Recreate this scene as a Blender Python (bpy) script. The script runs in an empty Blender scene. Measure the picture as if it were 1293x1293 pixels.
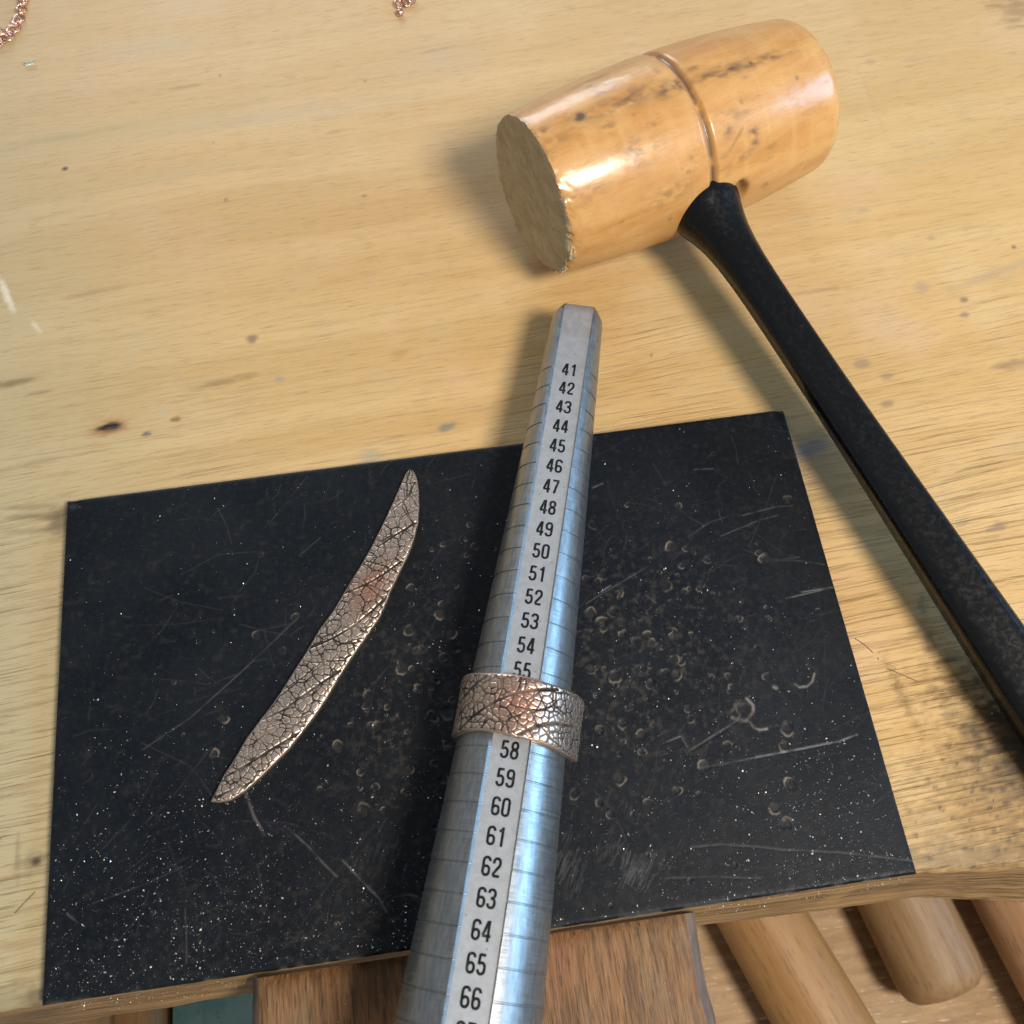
import bpy, math, random
import numpy as np
from mathutils import Vector, Matrix

random.seed(7); rng = np.random.default_rng(11)
scene = bpy.context.scene
C = bpy.context.collection
MM = 0.001                                   # everything below is laid out in millimetres

# ------------------------------------------------------------------ camera
CAM = (5.7706, -47.8887, 182.308); ROT = (0.415621, 0.011021, -0.137488); FPX = 1238.65
cam = bpy.data.objects.new('camera', bpy.data.cameras.new('camera')); C.objects.link(cam)
cam.location = [c*MM for c in CAM]; cam.rotation_euler = ROT
cam.data.sensor_width = 36; cam.data.lens = 36*FPX/1293
cam.data.clip_start = 0.005; cam.data.clip_end = 50
cam.data.dof.use_dof = True; cam.data.dof.focus_distance = 0.188; cam.data.dof.aperture_fstop = 36
scene.camera = cam

# ------------------------------------------------------------------ world, lamps, exposure
world = bpy.data.worlds.new('World'); scene.world = world; world.use_nodes = True
bg = world.node_tree.nodes['Background']
bg.inputs[0].default_value = (0.92, 0.95, 1.0, 1); bg.inputs[1].default_value = 0.26

def area(name, loc, target, sx, sy, power, color, shape='RECTANGLE'):
    d = bpy.data.lights.new(name, 'AREA'); d.shape = shape; d.size = sx
    if shape in ('RECTANGLE', 'ELLIPSE'): d.size_y = sy
    d.energy = power; d.color = color
    o = bpy.data.objects.new(name, d); C.objects.link(o); o.location = loc
    o.rotation_euler = (Vector(target)-Vector(loc)).to_track_quat('-Z', 'Y').to_euler()
    return o
area('bench_lamp', (0.255, -0.240, 0.50), (0.05, 0.03, 0), 0.16, 0.16, 4.7, (1.0, 0.89, 0.76), 'DISK')
area('side_window', (1.25, -0.02, 0.56), (0, 0.02, 0), 0.50, 0.42, 9.0, (0.30, 0.62, 1.0))
area('back_window', (-0.25, 1.5, 0.62), (0, 0.05, 0), 1.0, 0.5, 11.0, (0.88, 0.94, 1.0))
scene.view_settings.view_transform = 'Standard'; scene.view_settings.look = 'None'
scene.view_settings.gamma = 1; scene.view_settings.use_curve_mapping = False
scene.view_settings.exposure = 0
scene.render.engine = 'CYCLES'
scene.cycles.max_bounces = 6; scene.cycles.diffuse_bounces = 3; scene.cycles.glossy_bounces = 3

# ------------------------------------------------------------------ helpers
RM = cam.rotation_euler.to_matrix()
def ray(u, v):
    d = RM @ Vector(((u-646.5)/FPX, -(v-646.5)/FPX, -1)); return np.array(CAM), np.array(d.normalized())
def at(u, v, z=0.0):
    c, d = ray(u, v); return c + d*((z-c[2])/d[2])

def sstep(a, b, x):
    t = np.clip((x-a)/(b-a), 0, 1); return t*t*(3-2*t)
_tab = rng.random(65536)
def vnoise(x, y, s=0):
    x = np.asarray(x, float); y = np.asarray(y, float)
    xi = np.floor(x).astype(np.int64); yi = np.floor(y).astype(np.int64); fx = x-xi; fy = y-yi
    fx = fx*fx*(3-2*fx); fy = fy*fy*(3-2*fy)
    h = lambda a, b: _tab[((a*73856093) ^ (b*19349663) ^ (s*83492791)) & 65535]
    return (h(xi, yi)*(1-fx)+h(xi+1, yi)*fx)*(1-fy)+(h(xi, yi+1)*(1-fx)+h(xi+1, yi+1)*fx)*fy
def fbm(x, y, s=0, o=4):
    r = 0; a = 0.5; n = 0
    for k in range(o): r = r+a*vnoise(x*2**k, y*2**k, s+k*7); n += a; a *= .5
    return r/n
def segdist(P, pts):
    """distance of points P (n,2) to a polyline"""
    best = np.full(len(P), 1e9)
    pts = np.asarray(pts, float)
    for a, b in zip(pts[:-1], pts[1:]):
        ab = b-a; t = np.clip(((P-a)@ab)/(ab@ab+1e-12), 0, 1)
        best = np.minimum(best, np.linalg.norm(P-a-t[:, None]*ab, axis=1))
    return best

def obj(name, V, F, mat, parent=None, smooth=None, attrs=None):
    me = bpy.data.meshes.new(name)
    V = np.asarray(V, float)*MM
    if isinstance(F, np.ndarray) and len(F) > 3000:
        n = F.shape[1]; me.vertices.add(len(V)); me.vertices.foreach_set('co', V.astype(np.float32).ravel())
        me.loops.add(F.size); me.loops.foreach_set('vertex_index', F.astype(np.int32).ravel())
        me.polygons.add(len(F)); me.polygons.foreach_set('loop_start', np.arange(0, F.size, n, dtype=np.int32))
        me.update(calc_edges=True)
    else: me.from_pydata(V.tolist(), [], F if not isinstance(F, np.ndarray) else F.tolist())
    if attrs:
        for k, a in attrs.items():
            if np.ndim(a) == 2:
                at_ = me.attributes.new(k, 'FLOAT_COLOR', 'POINT'); at_.data.foreach_set('color', np.asarray(a, np.float32).ravel()); continue
            at_ = me.attributes.new(k, 'FLOAT', 'POINT'); at_.data.foreach_set('value', np.asarray(a, np.float32))
    me.materials.append(mat)
    if smooth is not None:
        me.polygons.foreach_set('use_smooth', np.ones(len(me.polygons), bool))
        if smooth < 180: me.set_sharp_from_angle(angle=math.radians(smooth))
    me.update()
    o = bpy.data.objects.new(name, me); C.objects.link(o)
    if parent: o.parent = parent
    return o
def thing(name, label, cat, loc=(0, 0, 0), rz=0, group=None):
    o = bpy.data.objects.new(name, None); C.objects.link(o); o.empty_display_size = 0.01
    o.location = [c*MM for c in loc]; o.rotation_euler = (0, 0, rz)
    return tag(o, label, cat, group)
def tag(o, label, cat, group=None, kind=None):
    o['label'] = label; o['category'] = cat
    if group: o['group'] = group
    if kind: o['kind'] = kind
    return o
def gridF(nu, nv, wrap=False):
    """quads of an nu x nv vertex grid (index = i*nv+j); wrap closes along j"""
    i = np.arange(nu-1)[:, None]; j = np.arange(nv if wrap else nv-1)[None, :]; j2 = (j+1) % nv
    return np.stack([(i*nv+j), (i*nv+j2), ((i+1)*nv+j2), ((i+1)*nv+j)], -1).reshape(-1, 4)
def lathe(prof, n, axis='y'):
    """prof: (t, r) list -> verts around an axis, faces with caps"""
    a = np.linspace(0, 2*np.pi, n, endpoint=False); V = []
    for t, r in prof:
        if axis == 'y': V.append(np.stack([r*np.cos(a), np.full(n, t), r*np.sin(a)], 1))
        elif axis == 'z': V.append(np.stack([r*np.cos(a), r*np.sin(a), np.full(n, t)], 1))
        else: V.append(np.stack([np.full(n, t), r*np.cos(a), r*np.sin(a)], 1))
    F = gridF(len(prof), n, True).tolist(); m = (len(prof)-1)*n
    F.append(list(range(n))[::-1]); F.append([m+i for i in range(n)])
    return np.concatenate(V), F
def box(x0, x1, y0, y1, z0, z1):
    V = [(x, y, z) for z in (z0, z1) for y in (y0, y1) for x in (x0, x1)]
    return V, [(0, 2, 3, 1), (4, 5, 7, 6), (0, 1, 5, 4), (2, 6, 7, 3), (0, 4, 6, 2), (1, 3, 7, 5)]
def tube(pts, rad, n=8):
    pts = np.asarray(pts, float); V = []; m = len(pts); rad = np.broadcast_to(rad, (m,))
    for i in range(m):
        d = pts[min(i+1, m-1)]-pts[max(i-1, 0)]; d /= np.linalg.norm(d)+1e-12
        u = np.cross(d, (0, 0, 1) if abs(d[2]) < .9 else (1, 0, 0)); u /= np.linalg.norm(u); w = np.cross(d, u)
        a = np.linspace(0, 2*np.pi, n, endpoint=False)
        V.append(pts[i]+rad[i]*(np.cos(a)[:, None]*u+np.sin(a)[:, None]*w))
    F = gridF(m, n, True).tolist(); F.append(list(range(n))[::-1]); F.append([(m-1)*n+i for i in range(n)])
    return np.concatenate(V), F

# ------------------------------------------------------------------ material toolkit
class NT:
    def __init__(s, name):
        s.m = bpy.data.materials.new(name); s.m.use_nodes = True; s.t = s.m.node_tree
        s.b = s.t.nodes['Principled BSDF']; s.out = s.t.nodes['Material Output']
        s.co = None
    def n(s, typ, **k):
        x = s.t.nodes.new(typ)
        for a, b in k.items(): setattr(x, a, b)
        return x
    def put(s, sock, v):
        if v is None: return
        if hasattr(v, 'is_linked'): s.t.links.new(v, sock)
        else:
            if isinstance(v, tuple) and len(v) == 3 and sock.type == 'RGBA': v = (*v, 1)
            sock.default_value = v
    def coord(s, scale=(1, 1, 1), rot=(0, 0, 0)):
        """object coordinates in millimetres times scale"""
        if s.co is None: s.co = s.n('ShaderNodeTexCoord').outputs['Object']
        mp = s.n('ShaderNodeMapping'); mp.inputs['Scale'].default_value = [1000*c for c in scale]; mp.inputs['Rotation'].default_value = rot
        s.put(mp.inputs['Vector'], s.co); return mp.outputs[0]
    def rotco(s, ang, scale):
        """rotate first, then scale (grain that runs at an angle)"""
        a = s.coord((1, 1, 1), (0, 0, ang)); m = s.n('ShaderNodeVectorMath', operation='MULTIPLY'); s.put(m.inputs[0], a); m.inputs[1].default_value = scale
        return m.outputs[0]
    def noise(s, vec, scale=1, detail=4, rough=.55, dist=0):
        x = s.n('ShaderNodeTexNoise'); s.put(x.inputs['Vector'], vec)
        x.inputs['Scale'].default_value = scale; x.inputs['Detail'].default_value = detail
        x.inputs['Roughness'].default_value = rough; x.inputs['Distortion'].default_value = dist
        return x.outputs['Fac']
    def voro(s, vec, scale=1, feature='F1'):
        x = s.n('ShaderNodeTexVoronoi', feature=feature); s.put(x.inputs['Vector'], vec); x.inputs['Scale'].default_value = scale
        return x.outputs['Distance']
    def math(s, op, a, b=None, clamp=False):
        x = s.n('ShaderNodeMath', operation=op, use_clamp=clamp); s.put(x.inputs[0], a); s.put(x.inputs[1], b); return x.outputs[0]
    def rng(s, v, a, b, c=0., d=1., smooth=True):
        x = s.n('ShaderNodeMapRange', interpolation_type='SMOOTHSTEP' if smooth else 'LINEAR')
        s.put(x.inputs[0], v)
        for i, q in enumerate((a, b, c, d)): x.inputs[i+1].default_value = q
        return x.outputs[0]
    def mix(s, f, a, b, mode='MIX'):
        x = s.n('ShaderNodeMix', data_type='RGBA', blend_type=mode); s.put(x.inputs[0], f); s.put(x.inputs[6], a); s.put(x.inputs[7], b); return x.outputs[2]
    def attr(s, name):
        x = s.n('ShaderNodeAttribute'); x.attribute_name = name; return x.outputs['Fac']
    def sep(s, v):
        x = s.n('ShaderNodeSeparateXYZ'); s.put(x.inputs[0], v); return x.outputs
    def bump(s, h, strength=.3, dist=.1, prev=None):
        x = s.n('ShaderNodeBump'); s.put(x.inputs['Height'], h); s.put(x.inputs['Strength'], strength)
        x.inputs['Distance'].default_value = dist*MM
        if prev: s.put(x.inputs['Normal'], prev)
        return x.outputs[0]
    def set(s, **k):
        for a, v in k.items(): s.put(s.b.inputs[a.replace('_', ' ')], v)
        return s.m

def spots(m, col, items, planar=True):
    """stains with a shape of their own: (x, y, rx, ry, angle, colour, strength) in mm"""
    base = m.coord()
    wob = m.noise(base, .9, 3)
    for (x, y, rx, ry, ang, c, st) in items:
        mp = m.n('ShaderNodeMapping', vector_type='TEXTURE'); m.put(mp.inputs['Vector'], base)
        mp.inputs['Location'].default_value = (x, y, 0); mp.inputs['Rotation'].default_value = (0, 0, ang); mp.inputs['Scale'].default_value = (rx, ry, 1e4)
        ln = m.n('ShaderNodeVectorMath', operation='LENGTH'); m.put(ln.inputs[0], mp.outputs[0])
        d = m.math('ADD', ln.outputs['Value'], m.math('MULTIPLY', m.math('SUBTRACT', wob, .5), 1.1))
        col = m.mix(m.math('MULTIPLY', m.rng(d, 1.15, .55), st), col, c)
    return col

# bench pine ------------------------------------------------------------
GR = math.radians(-3.5)
m = NT('bench_pine')
warp = m.noise(m.rotco(GR, (.006, .022, .022)), 1, 2)
ad = m.n('ShaderNodeVectorMath', operation='ADD'); wv = m.n('ShaderNodeCombineXYZ'); m.put(wv.inputs[1], m.math('MULTIPLY', warp, 10.0))
m.put(ad.inputs[0], m.rotco(GR, (1, 1, 1))); m.put(ad.inputs[1], wv.outputs[0])
def grain(sx, sy, detail=3, rough=.6, off=0):
    mu = m.n('ShaderNodeVectorMath', operation='MULTIPLY_ADD'); m.put(mu.inputs[0], ad.outputs[0]); mu.inputs[1].default_value = (sx, sy, sy); mu.inputs[2].default_value = (off, off, 0)
    return m.noise(mu.outputs[0], 1, detail, rough)
broad = grain(.005, .07, 2); mid = grain(.02, .55, 3); fine = grain(.085, 2.7, 4, .72); furrow = grain(.030, 1.05, 3, .55, 9); thread = grain(.05, 1.9, 2, .5, 31)
xy = m.sep(m.coord()); ys = xy[1]; xs = xy[0]
blot = m.noise(m.coord((.022, .022, .022)), 1, 4, .6); blot2 = m.noise(m.coord((.07, .10, .07)), 1, 4, .65)
near = m.rng(m.math('ADD', ys, m.math('MULTIPLY', m.math('SUBTRACT', blot, .5), 120)), 115, -15)      # the worn, furrowed front of the bench
col = m.mix(m.rng(broad, .35, .65), (.525, .345, .140), (.59, .41, .190))
col = m.mix(m.math('MULTIPLY', m.rng(mid, .48, .70), .30), col, (.44, .27, .105))
col = m.mix(m.math('MULTIPLY', m.rng(blot, .52, .70), .35), col, (.62, .43, .30))
col = m.mix(m.math('MULTIPLY', m.rng(blot2, .55, .75), .30), col, (.44, .37, .25))
col = m.mix(m.math('MULTIPLY', m.rng(blot, .46, .32), .25), col, (.66, .51, .31))
col = m.mix(m.math('MULTIPLY', m.rng(ys, 70, 190), .40), col, (.66, .48, .28))
col = m.mix(m.math('MULTIPLY', m.rng(m.math('ADD', xs, m.math('MULTIPLY', ys, .35)), 0, -90), .75), col, (.40, .37, .235))           # dimmer, cooler light on the left end, painted into the wood colour
col = m.mix(m.math('MULTIPLY', m.rng(fine, .53, .68), m.rng(near, 0, 1, .30, .60)), col, (.27, .165, .058))
dash = m.rng(grain(.16, 3.4, 2, .6, 57), .57, .68)
col = m.mix(m.math('MULTIPLY', dash, .42), col, (.25, .15, .055))
fw = m.rng(furrow, .53, .64); tw = m.math('MULTIPLY', m.rng(thread, .585, .635), m.rng(mid, .40, .58))
col = m.mix(m.math('MULTIPLY', fw, m.rng(near, 0, 1, .08, .36)), col, (.32, .20, .085))
col = m.mix(m.math('MULTIPLY', tw, m.rng(near, 0, 1, .10, .50)), col, (.20, .12, .05))
sc = m.n('ShaderNodeAttribute'); sc.attribute_name = 'mark'
col = m.mix(sc.outputs['Alpha'], col, sc.outputs['Color'])
h = m.math('ADD', m.math('SUBTRACT', m.math('MULTIPLY', fine, .45), m.math('MULTIPLY', fw, .55)), m.math('MULTIPLY', tw, -.6))
nb = m.bump(h, m.rng(near, 0, 1, .14, .75), .32)
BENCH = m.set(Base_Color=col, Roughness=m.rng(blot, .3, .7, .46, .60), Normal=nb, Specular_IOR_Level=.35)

m = NT('bench_edge_wood')
g = m.noise(m.coord((.012, .5, .9)), 1, 5, .65); g2 = m.noise(m.coord((.05, 2.2, 2.2)), 1, 3); b1 = m.noise(m.coord((.04, .1, .1)), 1, 4)
col = m.mix(m.rng(g, .35, .65), (.19, .112, .045), (.45, .28, .118))
col = m.mix(m.math('MULTIPLY', m.rng(g2, .55, .68), .6), col, (.06, .035, .015))
col = m.mix(m.math('MULTIPLY', m.rng(b1, .5, .7), .6), col, (.10, .07, .04))
EDGE = m.set(Base_Color=col, Roughness=.6, Normal=m.bump(g, .8, .5))

# black plate -----------------------------------------------------------
m = NT('black_plate')
w = m.attr('dirt'); s_ = m.attr('scratch')
n1 = m.noise(m.coord((.05, .05, .05)), 1, 5, .6); n2 = m.noise(m.coord((.9, .9, .9)), 1, 4, .7); n3 = m.noise(m.coord((3.2, 3.2, 3.2)), 1, 2)
col = m.mix(m.rng(n1, .35, .68), (.0030, .0050, .0085), (.0068, .0090, .0122))
col = m.mix(m.math('MULTIPLY', m.rng(n2, .56, .78), .40), col, (.022, .022, .023))
col = m.mix(m.math('MULTIPLY', m.rng(n3, .66, .78), .30), col, (.085, .075, .065))
col = m.mix(w, col, (.155, .130, .102)); col = m.mix(s_, col, (.29, .29, .285))
hh = m.math('ADD', n2, m.math('MULTIPLY', n3, .6))
PLATE = m.set(Base_Color=col, Roughness=m.rng(n2, .35, .7, .42, .62), Specular_IOR_Level=.17, Normal=m.bump(hh, .35, .12))

# metals ----------------------------------------------------------------
m = NT('brushed_aluminium')
t1 = m.noise(m.coord((.15, 5.5, .15)), 1, 3, .6); t2 = m.noise(m.coord((1.6, .35, 1.6)), 1, 4, .6); t3 = m.noise(m.coord((.9, 2.6, .9)), 1, 3, .7)
pit = m.rng(t3, .66, .76); bl = m.noise(m.coord((.05, .05, .05)), 1, 3)
col = m.mix(m.rng(t2, .3, .7), (.25, .27, .28), (.35, .37, .38)); col = m.mix(m.math('MULTIPLY', pit, m.rng(bl, .35, .65, .2, .75)), col, (.09, .10, .11))
ALU = m.set(Base_Color=col, Metallic=.92, Roughness=m.rng(t1, .3, .7, .30, .44), Normal=m.bump(t1, .35, .06))
m = NT('matte_number_strip')
t2 = m.noise(m.coord((.7, .7, .7)), 1, 4, .6)
col = m.mix(m.rng(t2, .3, .72), (.42, .445, .475), (.355, .375, .40))
col = m.mix(m.math('MULTIPLY', m.rng(m.voro(m.coord((.55, .55, .55)), 1), .10, .06), .7), col, (.14, .14, .14))
STRIP = m.set(Base_Color=col, Metallic=.55, Roughness=.46, Normal=m.bump(m.noise(m.coord((4, .6, 1)), 1, 2), .1, .04))
m = NT('tip_metal'); t2 = m.noise(m.coord((.9, .5, .9)), 1, 4, .6); TIPM = m.set(Base_Color=m.mix(m.rng(t2, .3, .7), (.29, .30, .315), (.36, .37, .385)), Metallic=.4, Roughness=.45)
m = NT('engraved_black'); wn = m.noise(m.coord((1.1, 1.1, 1.1)), 1, 4, .7); BLACKINK = m.set(Base_Color=m.mix(m.rng(wn, .52, .72), (.007, .007, .008), (.05, .05, .052)), Roughness=.6, Specular_IOR_Level=.15)
m = NT('leaf_bronze')
pa = m.attr('patina'); rd = m.attr('copper'); n = m.noise(m.coord((1.4, 1.4, 1.4)), 1, 4, .65); n6 = m.noise(m.coord((6, 6, 6)), 1, 2)
col = m.mix(m.rng(n, .3, .7), (.80, .69, .59), (.66, .56, .47)); col = m.mix(rd, col, (.76, .36, .22)); col = m.mix(pa, col, (.016, .012, .010))
BRONZE = m.set(Base_Color=col, Metallic=m.rng(pa, 0, 1, 1, .35), Roughness=m.math('ADD', m.rng(n, .3, .7, .25, .38), m.math('MULTIPLY', pa, .35)), Normal=m.bump(n6, .16, .05))
m = NT('filings'); oi = m.n('ShaderNodeObjectInfo'); gi = m.n('ShaderNodeNewGeometry').outputs['Random Per Island']
FILING = m.set(Base_Color=m.mix(gi, (.78, .78, .77), (.20, .17, .13)), Metallic=.45, Roughness=.35)
m = NT('copper_links'); COPPER = m.set(Base_Color=(.80, .50, .38), Metallic=1., Roughness=.25)
m = NT('clear_glass'); GLASS = m.set(Base_Color=(.86, .95, .90), Roughness=.06, Transmission_Weight=.85, IOR=1.45)
m = NT('dark_fibre'); FIBRE = m.set(Base_Color=(.16, .10, .05), Roughness=.8)

# mallet ----------------------------------------------------------------
m = NT('varnished_mallet_wood')
st = m.attr('stain_shade'); a = m.noise(m.coord((.045, .22, .22)), 1, 4, .6, .6); bnd = m.noise(m.coord((.25, .05, .05)), 1, 3, .5, .8); f = m.noise(m.coord((.5, 1.6, 1.6)), 1, 4, .65); big = m.noise(m.coord((.04, .06, .06)), 1, 3)
col = m.mix(m.rng(a, .32, .68), (.51, .250, .072), (.605, .340, .120))
col = m.mix(m.math('MULTIPLY', m.rng(bnd, .46, .66), .28), col, (.66, .42, .175))
col = m.mix(m.math('MULTIPLY', m.rng(big, .5, .7), .35), col, (.42, .20, .07))
col = m.mix(m.math('MULTIPLY', m.rng(f, .58, .72), .25), col, (.30, .15, .05))
dirt = m.rng(m.noise(m.coord((.22, .55, .55)), 1, 5, .7), .61, .72)
col = m.mix(m.math('MULTIPLY', dirt, .40), col, (.16, .10, .07)); scr = m.noise(m.coord((.5, 3.5, 3.5)), 1, 2, .6); col = m.mix(m.math('MULTIPLY', m.rng(scr, .57, .70), .28), col, (.30, .16, .07))
col = m.mix(m.math('MULTIPLY', st, .88), col, (.060, .046, .042))
HEAD = m.set(Base_Color=col, Roughness=.42, Coat_Weight=.65, Coat_Roughness=m.rng(f, .3, .7, .14, .27), Specular_IOR_Level=.3, Normal=m.bump(m.math('ADD', f, m.math('MULTIPLY', a, 2.)), .22, .12),
             Coat_Normal=m.bump(m.noise(m.coord((.35, .8, .8)), 1, 3), .07, .25))
m = NT('worn_end_grain')
a = m.noise(m.coord((.25, .2, .35)), 1, 5, .65); b_ = m.noise(m.coord((1.5, 1.2, 1.5)), 1, 4, .7); cc = m.noise(m.coord((.09, .09, .09)), 1, 3)
col = m.mix(m.rng(a, .33, .68), (.42, .345, .22), (.56, .47, .31)); col = m.mix(m.math('MULTIPLY', m.rng(b_, .5, .72), .5), col, (.24, .195, .13)); col = m.mix(m.math('MULTIPLY', m.rng(cc, .52, .68), .5), col, (.42, .26, .11))
col = m.mix(m.attr('fray'), col, (.46, .40, .27))
ENDG = m.set(Base_Color=col, Roughness=.75, Normal=m.bump(m.math('ADD', a, b_), .7, .5))
m = NT('black_plastic_handle')
a = m.noise(m.coord((.9, .9, .9)), 1, 5, .7, .5); b_ = m.noise(m.coord((.06, .06, .06)), 1, 3); hair = m.voro(m.coord((.5, .5, .5)), 1, 'DISTANCE_TO_EDGE')
col = m.mix(m.math('MULTIPLY', m.rng(a, .59, .72), m.rng(b_, .42, .62, .12, 1.)), (.0038, .0046, .0058), (.017, .016, .016))
HANDLE = m.set(Base_Color=col, Roughness=m.rng(a, .4, .7, .24, .44), Specular_IOR_Level=.30, Normal=m.bump(a, .18, .10))

# dark pin wood, beech, tray, teal paint ---------------------------------
m = NT('worn_pin_wood')
g = m.noise(m.coord((1.1, .10, .6)), 1, 5, .68, .4); g2 = m.noise(m.coord((.10, .05, .1)), 1, 4); g3 = m.noise(m.coord((2.6, .22, 1.2)), 1, 3)
col = m.mix(m.rng(g, .34, .66), (.105, .055, .024), (.255, .135, .056)); col = m.mix(m.math('MULTIPLY', m.rng(g2, .48, .66), .65), col, (.17, .125, .07))
col = m.mix(m.math('MULTIPLY', m.rng(g2, .48, .34), .6), col, (.24, .10, .04)); col = m.mix(m.math('MULTIPLY', m.rng(g3, .56, .68), .65), col, (.038, .024, .014))
col = spots(m, col, [(24.3, -58.2, 1.9, 1.5, .4, (.025, .020, .017), .9), (27, -52.5, 3, 2, 0, (.10, .09, .07), .6), (-33, -52, 3, 6, .2, (.11, .09, .055), .5)])
PIN = m.set(Base_Color=col, Roughness=.62, Specular_IOR_Level=.35, Normal=m.bump(m.math('ADD', g, g3), .6, .35))
m = NT('worn_pin_side'); g = m.noise(m.coord((.4, .14, .4)), 1, 5, .6)
PINS = m.set(Base_Color=m.mix(m.rng(g, .35, .65), (.10, .075, .062), (.17, .125, .10)), Roughness=.6, Normal=m.bump(g, .5, .3))
def beech(name, c1, c2):
    m = NT(name); g = m.noise(m.coord((.5, .035, .5)), 1, 4, .6); f = m.noise(m.coord((1.3, .13, 1.3)), 1, 2); w = m.noise(m.coord((.03, .03, .03)), 1, 3)
    col = m.mix(m.rng(g, .3, .7), c1, c2); col = m.mix(m.math('MULTIPLY', m.rng(f, .58, .66), .50), col, (.17, .085, .035)); col = m.mix(m.math('MULTIPLY', m.rng(w, .5, .7), .35), col, (.26, .17, .10))
    return m.set(Base_Color=col, Roughness=.52, Normal=m.bump(f, .25, .2))
BEECH = [beech('beech_a', (.33, .17, .058), (.40, .225, .085)), beech('beech_b', (.25, .145, .060), (.32, .20, .098)), beech('beech_c', (.40, .22, .11), (.46, .275, .145)), beech('orange_wood', (.36, .17, .05), (.45, .24, .08))]
m = NT('tray_board'); g = m.noise(m.coord((.05, .4, .1)), 1, 5, .6); b_ = m.noise(m.coord((.15, .15, .15)), 1, 5, .7); wh = m.noise(m.coord((.12, 1.1, .1)), 1, 4, .7)
col = m.mix(m.rng(g, .35, .65), (.31, .185, .08), (.43, .275, .13)); col = m.mix(m.math('MULTIPLY', m.rng(b_, .52, .7), .6), col, (.24, .14, .06)); col = m.mix(m.rng(wh, .60, .68), col, (.72, .63, .48))
TRAY = m.set(Base_Color=col, Roughness=.55, Normal=m.bump(b_, .4, .6))
m = NT('teal_paint'); b_ = m.noise(m.coord((.10, .10, .10)), 1, 5, .7); k = m.noise(m.coord((.35, .35, .35)), 1, 5, .7)
col = m.mix(m.rng(b_, .35, .65), (.15, .29, .235), (.25, .37, .31)); col = m.mix(m.rng(k, .62, .70), col, (.06, .08, .07))
TEAL = m.set(Base_Color=col, Roughness=.5)

# ================================================================== the bench
def yedge(x):   # where the bench top ends at the front
    return np.interp(x, [-260, -120, -82, -74, 74, 81, 94, 140, 300], [-44, -45.6, -46.2, -45.8, -45.8, -46.6, -47.6, -50.5, -58])
def ylip(x):    # the lower, outward-sloping lip of the edge
    return np.interp(x, [-260, -120, -92, -79, -70, -45, 34, 40, 66, 82, 101, 140, 300], [-45, -46.6, -48.2, -49.2, -49.2, -49.2, -49.2, -49.3, -49.8, -50.0, -53.4, -57, -64])
xsn = np.concatenate([np.arange(-260, -112, 12.), np.arange(-112, 178, .5), np.arange(180, 301, 8.)]); nx = len(xsn)
ye = yedge(xsn)+(fbm(xsn*.3, xsn*0, 3)-.5)*.4
sv = np.r_[0, .35, .8, np.arange(1.3, 252, .5), 260, 300, 400, 500]
BX = np.repeat(xsn[None], len(sv), 0); BY = ye[None]*np.exp(-sv/8.)[:, None]+(-46.*(1-np.exp(-sv/8.)))[:, None]+sv[:, None]; BZ = np.zeros_like(BX); BZ[0] = -1.0; BZ[1] = -.3
MK = np.zeros((*BX.shape, 4), np.float32)
def mark(u, v, rx, ry, c, s=.9, ang=.06, feather=.5, rag=.9, fq=1.):
    """a stained spot or nick in the wood; centre taken from the photo, radii in mm"""
    x, y = at(u, v)[:2]; R = 2.2*max(rx, ry)+.6
    i0, i1 = np.searchsorted(BY[:, nx//2], [y-R-1, y+R+1]); j0, j1 = np.searchsorted(xsn, [x-R, x+R]); sl = (slice(i0, i1), slice(j0, j1))
    X = BX[sl]-x; Y = BY[sl]-y; A = (X*math.cos(ang)+Y*math.sin(ang))/rx; B = (-X*math.sin(ang)+Y*math.cos(ang))/ry
    d = np.hypot(A, B)+rag*(fbm(BX[sl]*.35*fq, BY[sl]*1.1*fq, 301, 4)-.5)*1.6
    k = s*(1-sstep(1-feather, 1+feather, d)); M = MK[sl]; a0 = M[..., 3]; a1 = k+a0*(1-k)
    M[..., :3] = np.where(a1[..., None] > 1e-4, (np.array(c)*k[..., None]+M[..., :3]*(a0*(1-k))[..., None])/np.maximum(a1, 1e-4)[..., None], np.array(c)); M[..., 3] = a1
mark(139, 540, 3.3, 1.6, (.30, .13, .04), .8, feather=.7); mark(138, 539, 2.5, 1.0, (.018, .012, .01), 1, feather=.35, rag=.4)
mark(318, 430, 1.1, 1.1, (.20, .13, .09), .8); mark(82, 213, .8, .7, (.06, .04, .04), .9, feather=.4, rag=.3); mark(222, 529, .9, .7, (.22, .10, .04), .8)
mark(185, 548, .9, .6, (.08, .09, .10), .8); mark(566, 539, 1.9, .9, (.14, .18, .15), .75); mark(503, 445, 1.8, 1.1, (.40, .22, .06), .6, feather=.8)
mark(467, 577, 2.2, 1.6, (.32, .31, .26), .55, feather=.8); mark(352, 478, 1.0, .7, (.25, .27, .24), .6); mark(205, 521, 1.1, .7, (.40, .38, .30), .6)
mark(12, 485, 6, 1.0, (.17, .12, .06), .75, .1, .8); mark(280, 483, 6, .7, (.24, .15, .06), .6, .1, .8); mark(115, 370, 7, .6, (.30, .18, .08), .5, .1, .8); mark(52, 496, 3, .5, (.2, .13, .07), .5, .1)
mark(560, 75, 9, 6, (.46, .37, .28), .30, 0, .9); mark(90, 172, 12, .9, (.34, .28, .14), .45, .1, .9); mark(180, 162, 30, 4.0, (.44, .37, .20), .32, .05, .9); mark(380, 142, 26, 2.4, (.46, .38, .26), .35, .03, .9); mark(215, 220, 20, 1.6, (.48, .38, .20), .35, .08, .9)
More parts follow.
